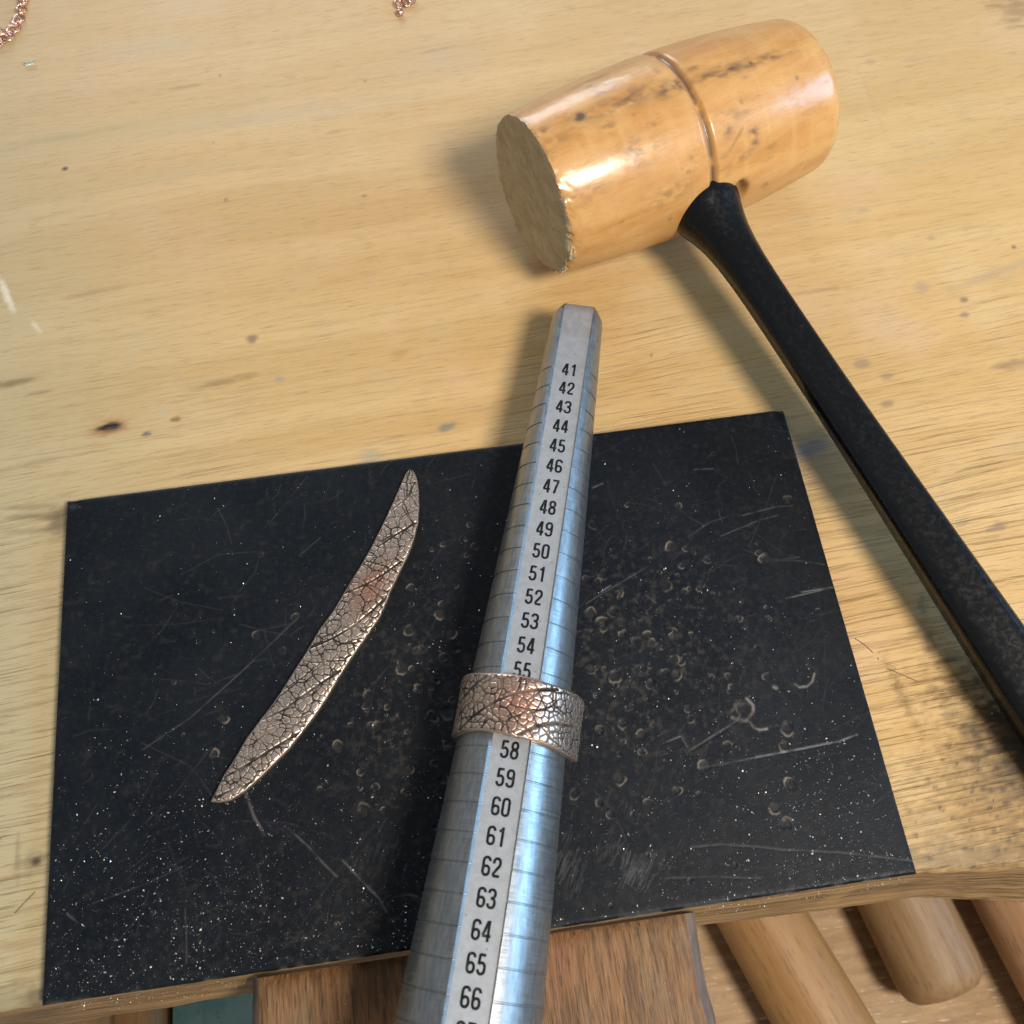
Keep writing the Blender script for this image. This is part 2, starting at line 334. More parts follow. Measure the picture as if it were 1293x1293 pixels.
mark(190, 60, 12, 3, (.52, .45, .30), .4, 0, .9); mark(250, 12, 10, 2, (.58, .40, .22), .4, 0, .9)
mark(7, 372, .55, 4.6, (.80, .76, .66), .5, .35, .6); mark(12, 376, .4, 4, (.80, .76, .66), .4, .35, .6); mark(45, 412, .45, 2.4, (.80, .76, .66), .4, .6, .6)
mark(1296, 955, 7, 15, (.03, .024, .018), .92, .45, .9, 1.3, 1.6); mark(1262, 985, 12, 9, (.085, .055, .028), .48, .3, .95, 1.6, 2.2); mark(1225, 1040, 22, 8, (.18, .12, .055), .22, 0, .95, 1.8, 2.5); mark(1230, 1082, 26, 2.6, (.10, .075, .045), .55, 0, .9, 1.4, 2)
mark(1140, 880, .8, 5.6, (.16, .095, .04), .62, .15, .9, 1.8, 3); mark(1022, 575, 9, 4.5, (.26, .19, .12), .5, -.6, .95); mark(1022, 566, 4, 1.6, (.15, .15, .18), .6, .3, .8); mark(1012, 620, 6, 5, (.30, .2, .11), .4, 0, .95)
mark(1216, 378, .8, .7, (.16, .12, .10), .7); mark(1280, 312, .7, .6, (.10, .07, .06), .8); mark(1285, 12, 4.5, 4.5, (.20, .13, .07), .55, 0, .9, 1.6)
mark(1165, 362, 2.0, 1.4, (.33, .24, .18), .55); mark(1218, 398, 1.0, .7, (.2, .15, .12), .6); mark(1172, 806, .9, 2.0, (.12, .09, .06), .5, 0, .9, 1.8, 2); mark(1165, 765, .8, 1.6, (.12, .09, .06), .5, 0, .9, 1.5, 2)
mark(1088, 460, 1.6, 1.1, (.27, .19, .12), .55); mark(1120, 510, 1.5, .7, (.18, .13, .09), .55); mark(1280, 460, 3.4, 1.5, (.22, .15, .09), .6, 0, .8, 1.6); mark(1120, 475, 1.2, .8, (.22, .15, .1), .5)
mark(1255, 345, 12, .9, (.38, .28, .18), .5, .25, .8); mark(1150, 310, 8, 1.2, (.48, .33, .17), .45, .25, .9); mark(80, 655, 2.6, 3.0, (.12, .09, .06), .7, 0, .9, 1.6); mark(55, 652, 8, .7, (.16, .12, .07), .65, -.1, .8); mark(58, 668, 8, .6, (.2, .15, .09), .5, -.05, .8); mark(40, 640, 7, .6, (.2, .15, .09), .5, -.1)
mark(45, 1088, 2.4, 1.6, (.16, .12, .07), .5, .2, .9, 1.5, 2); mark(46, 1087, .8, .6, (.05, .04, .03), .9); mark(30, 1262, 12, 2.0, (.20, .17, .10), .5, 0, .9, 1.4); mark(55, 1262, 3, 2, (.12, .10, .07), .6, 0, .9, 1.4, 2); mark(22, 1083, .4, 3.5, (.2, .16, .1), .5)
mark(1100, 78, 1.2, 1.0, (.4, .28, .18), .5); mark(1155, 75, 3, 1.4, (.42, .3, .2), .4, 0, .9); mark(1102, 130, .35, 9, (.48, .33, .2), .5, .02, .9); mark(1080, 235, 8, 5, (.60, .40, .26), .3, 0, .95)
mark(1215, 660, 1.6, .6, (.2, .15, .1), .6); mark(1260, 665, 2.2, .8, (.16, .12, .1), .65); mark(1175, 300, 1, .7, (.3, .22, .16), .5); mark(1090, 265, 1.6, .8, (.38, .28, .18), .5)
for k in range(55):
    u, v = random.uniform(0, 1293), random.uniform(0, 1110)
    if random.random() < .55: mark(u, v, random.uniform(.3, .7), random.uniform(.25, .5), random.choice([(.10, .07, .05), (.22, .14, .08), (.3, .24, .17), (.13, .12, .11)]), random.uniform(.25, .8), random.uniform(-.5, .5))
    else: mark(u, v, random.uniform(2, 7), random.uniform(.3, .55), random.choice([(.34, .22, .11), (.26, .17, .09), (.44, .35, .22)]), random.uniform(.2, .5), random.uniform(0, .15), .8, 1.4)
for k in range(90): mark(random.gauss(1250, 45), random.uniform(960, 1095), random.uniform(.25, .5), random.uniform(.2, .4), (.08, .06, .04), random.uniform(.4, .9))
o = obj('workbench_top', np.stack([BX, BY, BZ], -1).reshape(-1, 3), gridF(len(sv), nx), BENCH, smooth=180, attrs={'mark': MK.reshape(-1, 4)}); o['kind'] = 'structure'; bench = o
xsn = np.concatenate([np.arange(-260, -100, 20), np.arange(-100, 110, 2.), np.arange(110, 301, 10)]); nx = len(xsn); ye = np.interp(xsn, BX[0], ye)
# edge: several flutes of layered wood below the top
prof = [(-1.0, 0.0), (-1.6, .04), (-5, .22), (-5.6, .20), (-9.5, .50), (-10.2, .47), (-15, .82), (-18.5, 1.0), (-21, .98), (-23, .80), (-24, .3), (-24, -12)]
yl = ylip(xsn)+(fbm(xsn*.15, xsn*0, 9)-.5)*.6
V = np.concatenate([np.stack([xsn, (ye if k == 0 else ye+(yl-ye)*q) if q >= 0 else np.full_like(xsn, 60.), np.full_like(xsn, z)], 1) for k, (z, q) in enumerate(prof)])
V[:, 1] += np.where(V[:, 2] < -1.2, (fbm(V[:, 0]*.08, V[:, 2]*1.3, 5)-.5)*.5, 0)
obj('front_edge', V, gridF(len(prof), nx)[:, ::-1], EDGE, bench, smooth=40)

# ================================================================== bench pin
pin = thing('bench_pin', 'worn brown wooden bench pin jutting out below the black plate', 'bench pin', (-3, -80, -22))
X0, X1, Y0, Y1 = -37, 37, -34, 33.2
nx_, ny_ = 60, 50
gx = np.linspace(X0, X1, nx_); gy = np.linspace(Y0, Y1, ny_)
GX, GY = np.meshgrid(gx, gy, indexing='ij'); ed = np.minimum(np.minimum(GX-X0, X1-GX), np.minimum(GY-Y0, Y1-GY))
GZ = 21.2-.9*np.exp(-ed/.6)+(fbm(GX*.25, GY*.06, 21)-.5)*.5
jit = (fbm(GY*.12, GX*0, 31)-.5)*1.2
top = np.stack([GX+jit*np.where(abs(GX) > 36, 1, .2), GY, GZ], -1).reshape(-1, 3)
obj('pin_top', top, gridF(nx_, ny_), PIN, pin, smooth=50)
for sgn, e in ((1, top.reshape(nx_, ny_, 3)[-1]), (-1, top.reshape(nx_, ny_, 3)[0])):
    steps = [(0, 0), (-1.0, 1.0), (-4, 2.2 if sgn > 0 else 1.4), (-20, 3.0 if sgn > 0 else 1.8), (-21, 2.0)]
    V = np.concatenate([e+np.array([sgn*dx, 0, dz]) for dz, dx in steps])
    F = gridF(len(steps), ny_); obj('pin_side', V, F if sgn < 0 else F[:, ::-1], PINS, pin, smooth=50)
e = top.reshape(nx_, ny_, 3)[:, 0]; V = np.concatenate([e, e+np.array([0, -1.0, -1]), e+np.array([0, -1.2, -21])])
obj('pin_front', V, gridF(3, nx_)[:, ::-1], PINS, pin, smooth=50)

# ================================================================== tray under the bench and the tools in it
TZ = -170
V, F = box(-165, 240, -190, 40, TZ-6, TZ); o = obj('tray_floor', V, F, TRAY); o['kind'] = 'structure'
def handle(name, label, p0, p1, r0, r1, mat, round0=False, round1=True, loc_group='wooden tool handles in the tray'):
    p0 = np.array(p0, float); p1 = np.array(p1, float); L = np.linalg.norm(p1-p0)
    root = thing(name, label, 'tool handle', (*p0[:2], TZ), math.atan2(-(p1-p0)[0], (p1-p0)[1]), loc_group)
    pr = [(0, r0*.75), (.6, r0*.9), (1.8, r0)] if not round0 else [(0, r0*.55), (.8, r0*.74), (2.2, r0*.9), (4.2, r0*.98), (6, r0)]
    pr += [(t, r0+(r1-r0)*t/L+.5*math.sin(t/L*3.1)) for t in np.linspace(8, L-8, 10)]
    pr += [(L-5, r1*.98), (L-2.5, r1*.9), (L-.8, r1*.74), (L, r1*.5)]
    V, F = lathe(pr, 40, 'y'); V[:, 2] += max(r0, r1)+.6
    obj('grip', V, F, mat, root, smooth=35)
    V, F = lathe([(-7, r0*.45), (-6.6, r0*.5), (.3, r0*.5)], 24, 'y'); V[:, 2] += max(r0, r1)+.6
    obj('ferrule', V, F, ALU, root, smooth=40)
    return root
handle('tool_handle', 'smooth pale beech tool handle in the tray beside the bench pin', (60, 10, 0), (112, -135, 0), 12.3, 14.0, BEECH[0])
handle('tool_handle', 'short beech handle with blunt rounded end under the bench edge', (110, 30, 0), (133.5, -80, 0), 13.2, 13.5, BEECH[1])
handle('tool_handle', 'pinkish beech tool handle at the far right of the tray', (148, 20, 0), (180, -120, 0), 14, 15.5, BEECH[2])
handle('tool_handle', 'orange brown wooden handle at the left below the plate', (-116, 40, 0), (-114, -110, 0), 7.5, 8.5, BEECH[3])
tb = thing('paint_box', 'scuffed teal painted metal box in the tray left of the pin', 'box', (-66, -35, TZ))
V, F = box(-38, 38, -50, 48, 0, 10); obj('box_body', V, F, TEAL, tb)
V, F = box(-38.6, 38.6, -50.6, 48.6, 10.2, 13); obj('lid', V, F, TEAL, tb)

# ================================================================== black plate with dents and scratches
PW, PD, PT = 148.12, 92.12, 3.0
st = 0.18; nX = int(PW/st)+1; nY = int(PD/st)+1
gx = np.linspace(-PW/2, PW/2, nX); gy = np.linspace(-PD/2, PD/2, nY)
GX, GY = np.meshgrid(gx, gy, indexing='ij'); H = np.zeros_like(GX); DIRT = np.zeros_like(GX); SCR = np.zeros_like(GX)
def window(x, y, r):
    i0, i1 = np.searchsorted(gx, [x-r, x+r]); j0, j1 = np.searchsorted(gy, [y-r, y+r]); return slice(max(i0-1, 0), i1+1), slice(max(j0-1, 0), j1+1)
def dent(u, v, d=None, px=True):
    x, y = at(u, v, PT)[:2] if px else (u, v)
    if abs(x) > PW/2-2 or abs(y) > PD/2-2: return
    r = (d or random.choice((.6, .8, 1., 1.2, 1.4))*random.uniform(.85, 1.1))*.86; dep = random.uniform(.10, .24); a = random.uniform(0, 6.3); el = random.uniform(.72, 1)
    sl = window(x, y, r*2.2); X = GX[sl]-x; Y = GY[sl]-y
    A = X*math.cos(a)+Y*math.sin(a); B = (-X*math.sin(a)+Y*math.cos(a))/el
    q = np.hypot(A, B)/r*(1+.6*(fbm(X*1.2+u, Y*1.2+v, 5)-.5))
    H[sl] += -.8*dep*(1-sstep(.45, 1.0, q))*(1+.8*A/r) + .07*dep*np.exp(-((q-1.08)/.16)**2)
    lop = np.clip(.35+.75*A/r*random.choice((-1, 1)), 0, 1)
    DIRT[sl] = np.maximum(DIRT[sl], random.uniform(.25, 1.0)*(np.exp(-((q-1.0)/.13)**2)*lop**3.0*1.5+.20*(1-sstep(.6, 1.0, q))*fbm(X*3+u, Y*3, 8)))
Z1 = [(253,347),(880,325),(800,468),(380,575),(243,640),(330,695),(797,615),(800,675),(735,700),(770,755),(875,825),(818,840),(720,895),(640,890),(580,965),(680,970),(470,1020),(537,1045),(890,945),(618,1135),(795,1125),(468,1200),(85,1070),(120,940),(670,1190),(700,1275),(630,1275),(650,860),(760,740),(655,975)]
for x, y in Z1: dent(240+x/2.872, 580+y/2.872)
Z2 = [(212,402),(398,407),(808,390),(85,475),(378,560),(428,565),(155,595),(295,605),(510,605),(412,628),(700,580),(725,605),(65,680),(125,660),(395,668),(350,700),(445,715),(485,695),(180,730),(160,800),(75,810),(730,785),(730,822),(115,840),(385,875),(625,825),(330,655),(100,690),(190,745),(125,855)]
for x, y in Z2: dent(720+x/2.939, 500+y/2.939)
Z3 = [(380,70),(285,65),(340,110),(300,90),(410,160),(250,185),(165,215),(290,200),(350,210),(395,210),(300,245),(100,285),(590,215),(590,270),(690,110),(730,215),(210,335),(435,335),(110,420),(195,390),(310,390),(265,435),(265,500),(180,505),(500,550),(805,410),(795,475),(580,480),(180,595),(395,640),(475,655),(15,650),(110,685),(290,690),(820,620),(150,730),(235,730),(290,880),(800,765),(760,705),(115,20),(735,5),(75,190),(130,190),(385,155),(325,100),(620,485),(265,495)]
for x, y in Z3: dent(720+x/2.939, 780+y/2.939)
for u, v in [(595,662),(600,690),(566,900),(572,884),(556,775),(577,820),(545,905),(560,830),(590,700),(575,740),(588,680),(530,870),(560,985),(510,1000),(455,975),(550,1045),(565,940),(585,870),(552,860),(570,800)]: dent(u, v)
for k in range(22): dent(random.gauss(815, 55), random.gauss(815, 70), random.uniform(.45, .95))
for k in range(16): dent(random.gauss(530, 40), random.gauss(860, 90), random.uniform(.45, .9))
for k in range(26): dent(random.uniform(120, 1080), random.uniform(640, 1180), random.uniform(.35, .7))
dent(720+650/2.939, 780+340/2.939, 2.1); dent(720+610/2.939, 780+355/2.939, 1.2)
def stroke(pts, w, s, d=0., hh=-.05, px=True):
    P = np.array([at(u, v, PT)[:2] for u, v in pts]) if px else np.array(pts, float)
    lo, hi = P.min(0)-1, P.max(0)+1
    i0, i1 = np.searchsorted(gx, [lo[0], hi[0]]); j0, j1 = np.searchsorted(gy, [lo[1], hi[1]])
    if i1 <= i0 or j1 <= j0: return
    sl = (slice(i0, i1), slice(j0, j1)); G = np.stack([GX[sl].ravel(), GY[sl].ravel()], 1)
    g = np.exp(-(segdist(G, P)/w)**2).reshape(i1-i0, j1-j0)
    s *= .62; w *= .62; g *= .25+.75*sstep(.25, .6, fbm(GX[sl]*.5+w*50, GY[sl]*.5, 13, 3))
    SCR[sl] = np.maximum(SCR[sl], g*s); DIRT[sl] = np.maximum(DIRT[sl], g*d); H[sl] += hh*g
def zp(l, o, s): return [(o[0]+x/s, o[1]+y/s) for x, y in l]
R3 = ((720, 780), 2.939); R2 = ((720, 500), 2.939); R5 = ((50, 560), 2.535); R7 = ((0, 1000), 2.309)
stroke(zp([(690,518),(850,488),(1000,458),(1065,434)], *R3), .13, .85); stroke(zp([(470,558),(560,545),(700,517)], *R3), .11, .35)
stroke(zp([(450,852),(560,842),(690,850),(790,862),(1000,872),(1285,905)], *R3), .13, .16, .12); stroke(zp([(360,968),(520,962),(710,968)], *R3), .13, .12, .1)
stroke(zp([(655,300),(678,325),(680,352),(655,378)], *R3), .26, .42, .7, .05); stroke(zp([(668,388),(680,408),(702,416),(730,412)], *R3), .20, .65, .7, .05); stroke(zp([(602,372),(630,380),(655,380)], *R3), .3, .45, .9, .04)
stroke(zp([(832,245),(850,258),(878,255),(898,238),(906,208)], *R3), .18, .36, .7, .04); stroke(zp([(757,258),(765,262)], *R3), .3, .3, .8)
stroke(zp([(355,462),(410,440)], *R3), .12, .6); stroke(zp([(415,445),(435,480)], *R3), .10, .4)
for k in range(5): stroke(zp([(430+k*12,505-k*8),(600+k*8,400-k*6)], *R3), .09, .07+.05*random.random(), .05)
stroke(zp([(800,752),(900,728),(985,709)], *R2), .12, .55); stroke(zp([(860,728),(980,708)], *R2), .12, .6); stroke(zp([(640,443),(760,412),(825,406)], *R2), .12, .3); stroke(zp([(560,520),(700,462),(770,443)], *R2), .11, .26)
stroke(zp([(740,608),(850,612),(945,626)], *R2), .11, .25); stroke(zp([(770,608),(850,598)], *R2), .11, .25); stroke(zp([(455,273),(530,270)], *R2), .13, .28); stroke(zp([(115,727),(150,703)], *R2), .14, .6); stroke(zp([(60,770),(150,715),(290,632)], *R2), .11, .28)
stroke(zp([(280,738),(320,768)], *R2), .11, .25); stroke(zp([(85,340),(120,325)], *R2), .16, .5); stroke(zp([(435,525),(520,468),(610,440)], *R2), .10, .18)
stroke(zp([(330,980),(480,880),(620,755),(700,680),(830,555)], *R5), .13, .22); stroke(zp([(570,205),(600,265),(615,320)], *R5), .11, .12); stroke(zp([(830,360),(900,300)], *R5), .11, .16)
stroke(zp([(840,105),(900,160),(940,205),(982,247)], *R7), .13, .40); stroke(zp([(1000,200),(1070,275),(1105,310),(1128,350)], *R7), .13, .42); stroke(zp([(718,8),(740,70),(772,126)], *R7), .22, .28, .3); stroke(zp([(195,355),(228,382)], *R7), .14, .35)
stroke(zp([(1130,325),(1150,305),(1190,298),(1218,305)], *R7), .13, .35); stroke(zp([(270,325),(420,270),(540,215)], *R7), .12, .14); stroke(zp([(540,340),(545,440),(543,500)], *R7), .11, .18); stroke(zp([(750,210),(768,300)], *R7), .11, .15)
for cx, cy, n, L, sx, sy, s in ((800, 1104, 60, 26, 15, 11, .30), (714, 1108, 34, 30, 9, 16, .22), (480, 1100, 26, 30, 14, 18, .12), (770, 1010, 22, 24, 30, 20, .10), (770, 1080, 20, 20, 12, 12, .14)):
    for k in range(n):
        u = random.gauss(cx, sx); v = random.gauss(cy, sy); l = L*random.uniform(.5, 1); a = math.radians(random.gauss(112, 6))
        stroke([(u, v), (u+l*math.cos(a)*-.8, v-l*math.sin(a)*.9)], .10, s*random.uniform(.4, 1.1), 0, -.01)
for k in range(300):
    x = random.uniform(-72, 72); y = random.uniform(-44, 44); l = random.expovariate(1/5.)+1.5; a = random.gauss(.5, .8); b = a+random.gauss(0, .12)
    stroke([(x, y), (x+l*.5*math.cos(a), y+l*.5*math.sin(a)), (x+l*math.cos(b), y+l*math.sin(b))], .09, random.uniform(.01, .07), random.uniform(0, .12), -.01, False)
# clouds of brownish scuffing where most hammering was done
cl = np.exp(-(((GX-32)/26)**2+((GY+2)/24)**2))+.8*np.exp(-(((GX+12)/14)**2+((GY+6)/22)**2))+.5*np.exp(-(((GX+20)/60)**2+((GY+40)/8)**2))
DIRT = np.maximum(DIRT, np.clip(cl, 0, 1)*sstep(.52, .80, fbm(GX*1.1, GY*1.1, 41, 4))*.20)
DIRT = np.maximum(DIRT, sstep(.60, .85, fbm(GX*.8+90, GY*.8, 51, 4))*.06)
H += (fbm(GX*.06, GY*.06, 61)-.5)*.10 + np.clip(cl, 0, 1)*(fbm(GX*.8, GY*.8, 71, 3)-.5)*.07
edg = np.minimum(np.minimum(GX+PW/2, PW/2-GX), np.minimum(GY+PD/2, PD/2-GY)); H -= .45*np.exp(-edg/.22)
SCR = np.maximum(SCR, np.exp(-edg/.22)*sstep(.45, .75, fbm(GX*.35, GY*.35, 81))*np.where(GY < -40, .32, .10))
for x, y, a, b in ((-72.5, 45.3, 1.2, 1.0), (73.6, 45.9, 1.0, .7)): H -= .5*np.exp(-(((GX-x)/a)**2+((GY-y)/b)**2))
px_ = GX.copy(); py_ = GY+np.where(GY < -PD/2+.5, (fbm(GX*.8, GX*0, 91)-.5)*.14, 0)
V = np.stack([px_, py_, H], -1).reshape(-1, 3); F = gridF(nX, nY)
loop = np.concatenate([np.arange(nX)*nY, (nX-1)*nY+np.arange(1, nY), np.arange(nX-2, -1, -1)*nY+nY-1, np.arange(nY-2, 0, -1)])
b0 = len(V); low = V[loop].copy(); low[:, 2] = -PT+.02
Vs = np.concatenate([V, low]); k = np.arange(len(loop)); k2 = (k+1) % len(loop)
F = np.concatenate([F, np.stack([loop[k], b0+k, b0+k2, loop[k2]], 1)])
zero = np.zeros(len(loop))
plate = obj('bench_plate', Vs, F, PLATE, smooth=55, attrs={'dirt': np.concatenate([np.clip(DIRT, 0, 1).ravel(), zero+.25]), 'scratch': np.concatenate([np.clip(SCR, 0, 1).ravel(), zero])})
plate.location = (0, 0, PT*MM)
tag(plate, 'black scarred rectangular bench plate covered in dents and metal dust', 'bench plate')

# ================================================================== ring mandrel
MA = 0.2907; MO = np.array([13.982, 2.743]); SP = 4.532; MB = PT+1.0
def mrad(s): return 6.03+(s-41)*.196
def my(s): return (53-s)*SP
mand = thing('ring_mandrel', 'tapered aluminium ring sizing mandrel with black size numbers lying across the plate', 'ring mandrel', (MO[0], MO[1], MB), -MA)
SW, SD = 3.40, .45          # slot half width, depth
ylist = []
tip = my(36.95); end = my(78)
for s in np.arange(38.5, 78, .25): ylist.append((my(s), 0.))
for s in range(41, 78):
    ylist = [q for q in ylist if abs(q[0]-my(s)) > .5]
    ylist += [(my(s)+.17, 0.), (my(s)+.07, -.16), (my(s)-.07, -.16), (my(s)-.17, 0.)]
ylist += [(tip, -1.9), (tip-.25, -1.55), (tip-1.5, -.75), (tip-3.2, -.10), (tip-4.0, 0.)]
ylist.sort(key=lambda q: -q[0])
NA = 84; V = []; fl = []
for y, dr in ylist:
    r = mrad(53-y/SP); zc = r; rr = r+dr
    tipc = y > tip-3.9
    hw = min(SW, rr*.86); a0 = math.asin(hw/rr)
    a = np.linspace(a0, 2*np.pi-a0, NA)                # from the right lip of the slot, round underneath, to the left lip
    if False:                            # grooves stop just short of the slot
        f_ = sstep(0, .10, np.minimum(a-a0, 2*np.pi-a0-a)); rr_ = r+dr*f_
    else: rr_ = np.full(NA, rr)
    ring = np.stack([rr_*np.sin(a), np.full(NA, y), zc+rr_*np.cos(a)], 1)
    zt = zc+math.sqrt(max(r*r-SW*SW, .1)); zf = zt-SD
    if tipc: zf -= .05*(y-(tip-3.9))/3.9+(.25 if y == tip else 0)
    zf = min(zf, zc+rr*math.cos(a0)-.05)
    V.append(np.concatenate([ring, [(-hw+.48, y, zf), (hw-.16, y, zf)]])); fl.append((y, zf, hw))
NV = NA+2; V = np.concatenate(V); F = gridF(len(ylist), NV, True)
F = [tuple(f) for f in F.tolist() if not (f[0] % NV == NA and f[1] % NV == NA+1)]     # the slot floor is its own strip
F = [f[::-1] for f in F]
F.append(tuple(range(NV))); F.append(tuple((len(ylist)-1)*NV+i for i in range(NV))[::-1])
obj('mandrel_body', V, F, ALU, mand, smooth=32)
S1 = my(39.15)
V = []; F = []
sub = [q for q in fl if q[0] <= S1]; sub = [(S1, np.interp(-S1, [-q[0] for q in fl], [q[1] for q in fl]), SW)]+sub
for y, z, hw in sub: V += [(-hw+.48, y, z), (hw-.16, y, z)]
obj('number_strip', V, [(2*i+1, 2*i, 2*i+2, 2*i+3) for i in range(len(sub)-1)], STRIP, mand, smooth=180)
V = []; sub2 = [q for q in fl if q[0] > S1]+[sub[0]]
for y, z, hw in sub2: V += [(-hw+.48, y, z-(.06 if y == S1 else 0)), (hw-.16, y, z-(.06 if y == S1 else 0))]
obj('tip_flat', V, [(2*i+1, 2*i, 2*i+2, 2*i+3) for i in range(len(sub2)-1)], TIPM, mand, smooth=180)
rE = mrad(78); V, F = lathe([(end, rE*.7), (end-1, rE*.74), (end-4, rE*.6), (end-8, rE*.6), (end-12, rE*.85), (end-20, rE*.92), (end-60, rE*.95), (end-95, rE*.9), (end-99, rE*.75), (end-100, rE*.4)], 48, 'y'); V[:, 2] += rE
obj('grip', V, F, ALU, mand, smooth=40)

# digits drawn as condensed strokes
def arc(cx, cy, rx, ry, a0, a1, n=18):
    t = np.radians(np.linspace(a0, a1, n)); return [(cx+rx*math.copysign(abs(math.cos(q))**.85, math.cos(q)), cy+ry*math.copysign(abs(math.sin(q))**.85, math.sin(q))) for q in t]
lo_ = arc(.23, .285, .165, .22, 0, 360, 40)
G = {0: [(arc(.23, .735, .165, .20, 0, 180)+arc(.23, .265, .165, .20, 180, 360), 1)],
     1: [([(.275, 0), (.275, 1)], 0), ([(.275, .90), (.10, .76)], 0)],
     2: [(arc(.23, .72, .165, .215, 190, -25)+[(.33, .52), (.12, .22), (.075, .065)], 0), ([(.075, .065), (.42, .065)], 0)],
     3: [(arc(.215, .735, .165, .20, 175, -80)+[(.17, .53)], 0), ([(.17, .53)]+arc(.215, .29, .175, .225, 82, -175), 0)],
     4: [([(.315, 0), (.315, 1)], 0), ([(.27, .97), (.05, .29)], 0), ([(.02, .27), (.45, .27)], 0)],
     5: [([(.39, .935), (.10, .935)], 0), ([(.105, .97), (.085, .48)], 0), (arc(.22, .32, .170, .255, 140, -170), 0)],
     6: [(lo_, 1), ([(.065, .285), (.065, .70)]+arc(.23, .735, .165, .20, 180, 5), 0)],
     7: [([(.03, .935), (.42, .935)], 0), ([(.385, .93), (.27, .50), (.18, 0)], 0)],
     8: [(arc(.23, .745, .148, .19, 0, 360, 40), 1), (lo_, 1)]}
G[9] = [([(.46-x, 1-y) for x, y in l], c) for l, c in G[6]]
def glyph(d, ox, h, hgt, w=.142):
    V = []; F = []
    for k, (pl, closed) in enumerate(G[d]):
        P = np.array(pl, float)
        if closed and np.allclose(P[0], P[-1]): P = P[:-1]
        keep = [0]+[i for i in range(1, len(P)) if np.linalg.norm(P[i]-P[i-1]) > .004]; P = P[keep]; n = len(P)
        T = (np.roll(P, -1, 0)-np.roll(P, 1, 0)) if closed else np.gradient(P, axis=0)
        T /= np.linalg.norm(T, axis=1)[:, None]; N = np.stack([-T[:, 1], T[:, 0]], 1); b = len(V)
        for p, q in zip(P, N):
            for sg in (1, -1): c = p+q*sg*w/2; V.append((ox+c[0]*hgt, (c[1]-.5)*hgt, h+.004*k))
        for i in range(n if closed else n-1): j = (i+1) % n; F.append((b+2*i, b+2*i+1, b+2*j+1, b+2*j))
    return V, F
fy = [-q[0] for q in fl]; fz = [q[1] for q in fl]
for s in list(range(41, 56))+list(range(58, 69)):
    hgt = 2.95; wd = .46*hgt; gap = .24; y = my(s)
    zf = float(np.interp(-y, fy, fz)); slope = float(np.interp(-y+1, fy, fz)-np.interp(-y-1, fy, fz))/2     # floor rises towards the handle
    V = []; F = []
    for k, d in enumerate((s//10, s % 10)):
        v, f = glyph(d, -wd-gap/2+k*(wd+gap), 0, hgt); b = len(V); V += v; F += [tuple(q+b for q in t) for t in f]
    V = [(x+.16, y+yy, zf+.035+z-slope*yy) for x, yy, z in V]
    obj('size_number', V, F, BLACKINK, mand)

# ================================================================== leaf relief used on the leaf strip and the ring
def voronoi(P, seeds):
    """distance of each point to the border of its cell"""
    out = np.empty(len(P))
    for i in range(0, len(P), 4000):
        Q = P[i:i+4000]; d = ((Q[:, None]-seeds[None])**2).sum(2); k = np.argpartition(d, 3, axis=1)[:, :3]; dk = np.take_along_axis(d, k, 1)
        o = np.argsort(dk, axis=1); k = np.take_along_axis(k, o, 1); dk = np.take_along_axis(dk, o, 1); b = np.full(len(Q), 9.)
        for c in (1, 2): b = np.minimum(b, (dk[:, c]-dk[:, 0])/(2*np.linalg.norm(seeds[k[:, c]]-seeds[k[:, 0]], axis=1)))
        out[i:i+4000] = b
    return out
def poisson(x0, x1, y0, y1, r, n):
    pts = []
    cell = {}
    for _ in range(n):
        x = random.uniform(x0, x1); y = random.uniform(y0, y1); c = (int(x//r), int(y//r)); ok = True
        for a in (-1, 0, 1):
            for b in (-1, 0, 1):
                for q in cell.get((c[0]+a, c[1]+b), ()):
                    if (q[0]-x)**2+(q[1]-y)**2 < r*r: ok = False
        if ok: pts.append((x, y)); cell.setdefault(c, []).append((x, y))
    return np.array(pts)
def relief(P, veins, minor, r=1.05, amp=1.):
    """P in mm -> height (mm) and patina 0..1"""
    lo, hi = P.min(0)-2, P.max(0)+2
    Pw = P+.30*np.stack([fbm(P[:, 0]*.7, P[:, 1]*.7, 3)-.5, fbm(P[:, 0]*.7+50, P[:, 1]*.7, 4)-.5], 1)*2
    e = voronoi(Pw, poisson(*np.column_stack([lo, hi]).ravel(), r, 14000)); e3 = voronoi(Pw, poisson(*np.column_stack([lo, hi]).ravel(), r*2.2, 6000)); e2 = voronoi(Pw, poisson(*np.column_stack([lo, hi]).ravel(), r*.56, 20000))
    h = amp*(.10*sstep(.02, .20, e)+.05*sstep(.02, .26, e3)+.022*sstep(0, .10, e2))
    p = np.maximum(np.maximum(1-sstep(.080, .165, e), 1-sstep(.12, .22, e3)), .22*(1-sstep(.02, .075, e2)))
    for L, w, dp in [(catmull(v, 40), .22, .16) for v in veins]+[(catmull(v, 30), .13, .06) for v in minor]:
        d = segdist(P, L); k = np.exp(-(d/w)**2); h = h*(1-k)-dp*amp**.7*k; p = np.maximum(p, sstep(.06, .40, k))
    p = p*(.84+.16*sstep(.25, .6, fbm(P[:, 0]*.5, P[:, 1]*.5, 17)))
    return h+(fbm(P[:, 0]*1.2, P[:, 1]*1.2, 6)-.5)*.05, np.clip(p, 0, 1)
def catmull(pts, n):
    pts = np.asarray(pts, float); d = np.r_[0, np.cumsum(np.linalg.norm(np.diff(pts, axis=0), axis=1))]; t = np.linspace(0, d[-1], n)
    out = np.stack([np.interp(t, d, pts[:, k]) for k in range(pts.shape[1])], 1)
    for _ in range(8): out[1:-1] = .25*out[:-2]+.5*out[1:-1]+.25*out[2:]
    return out

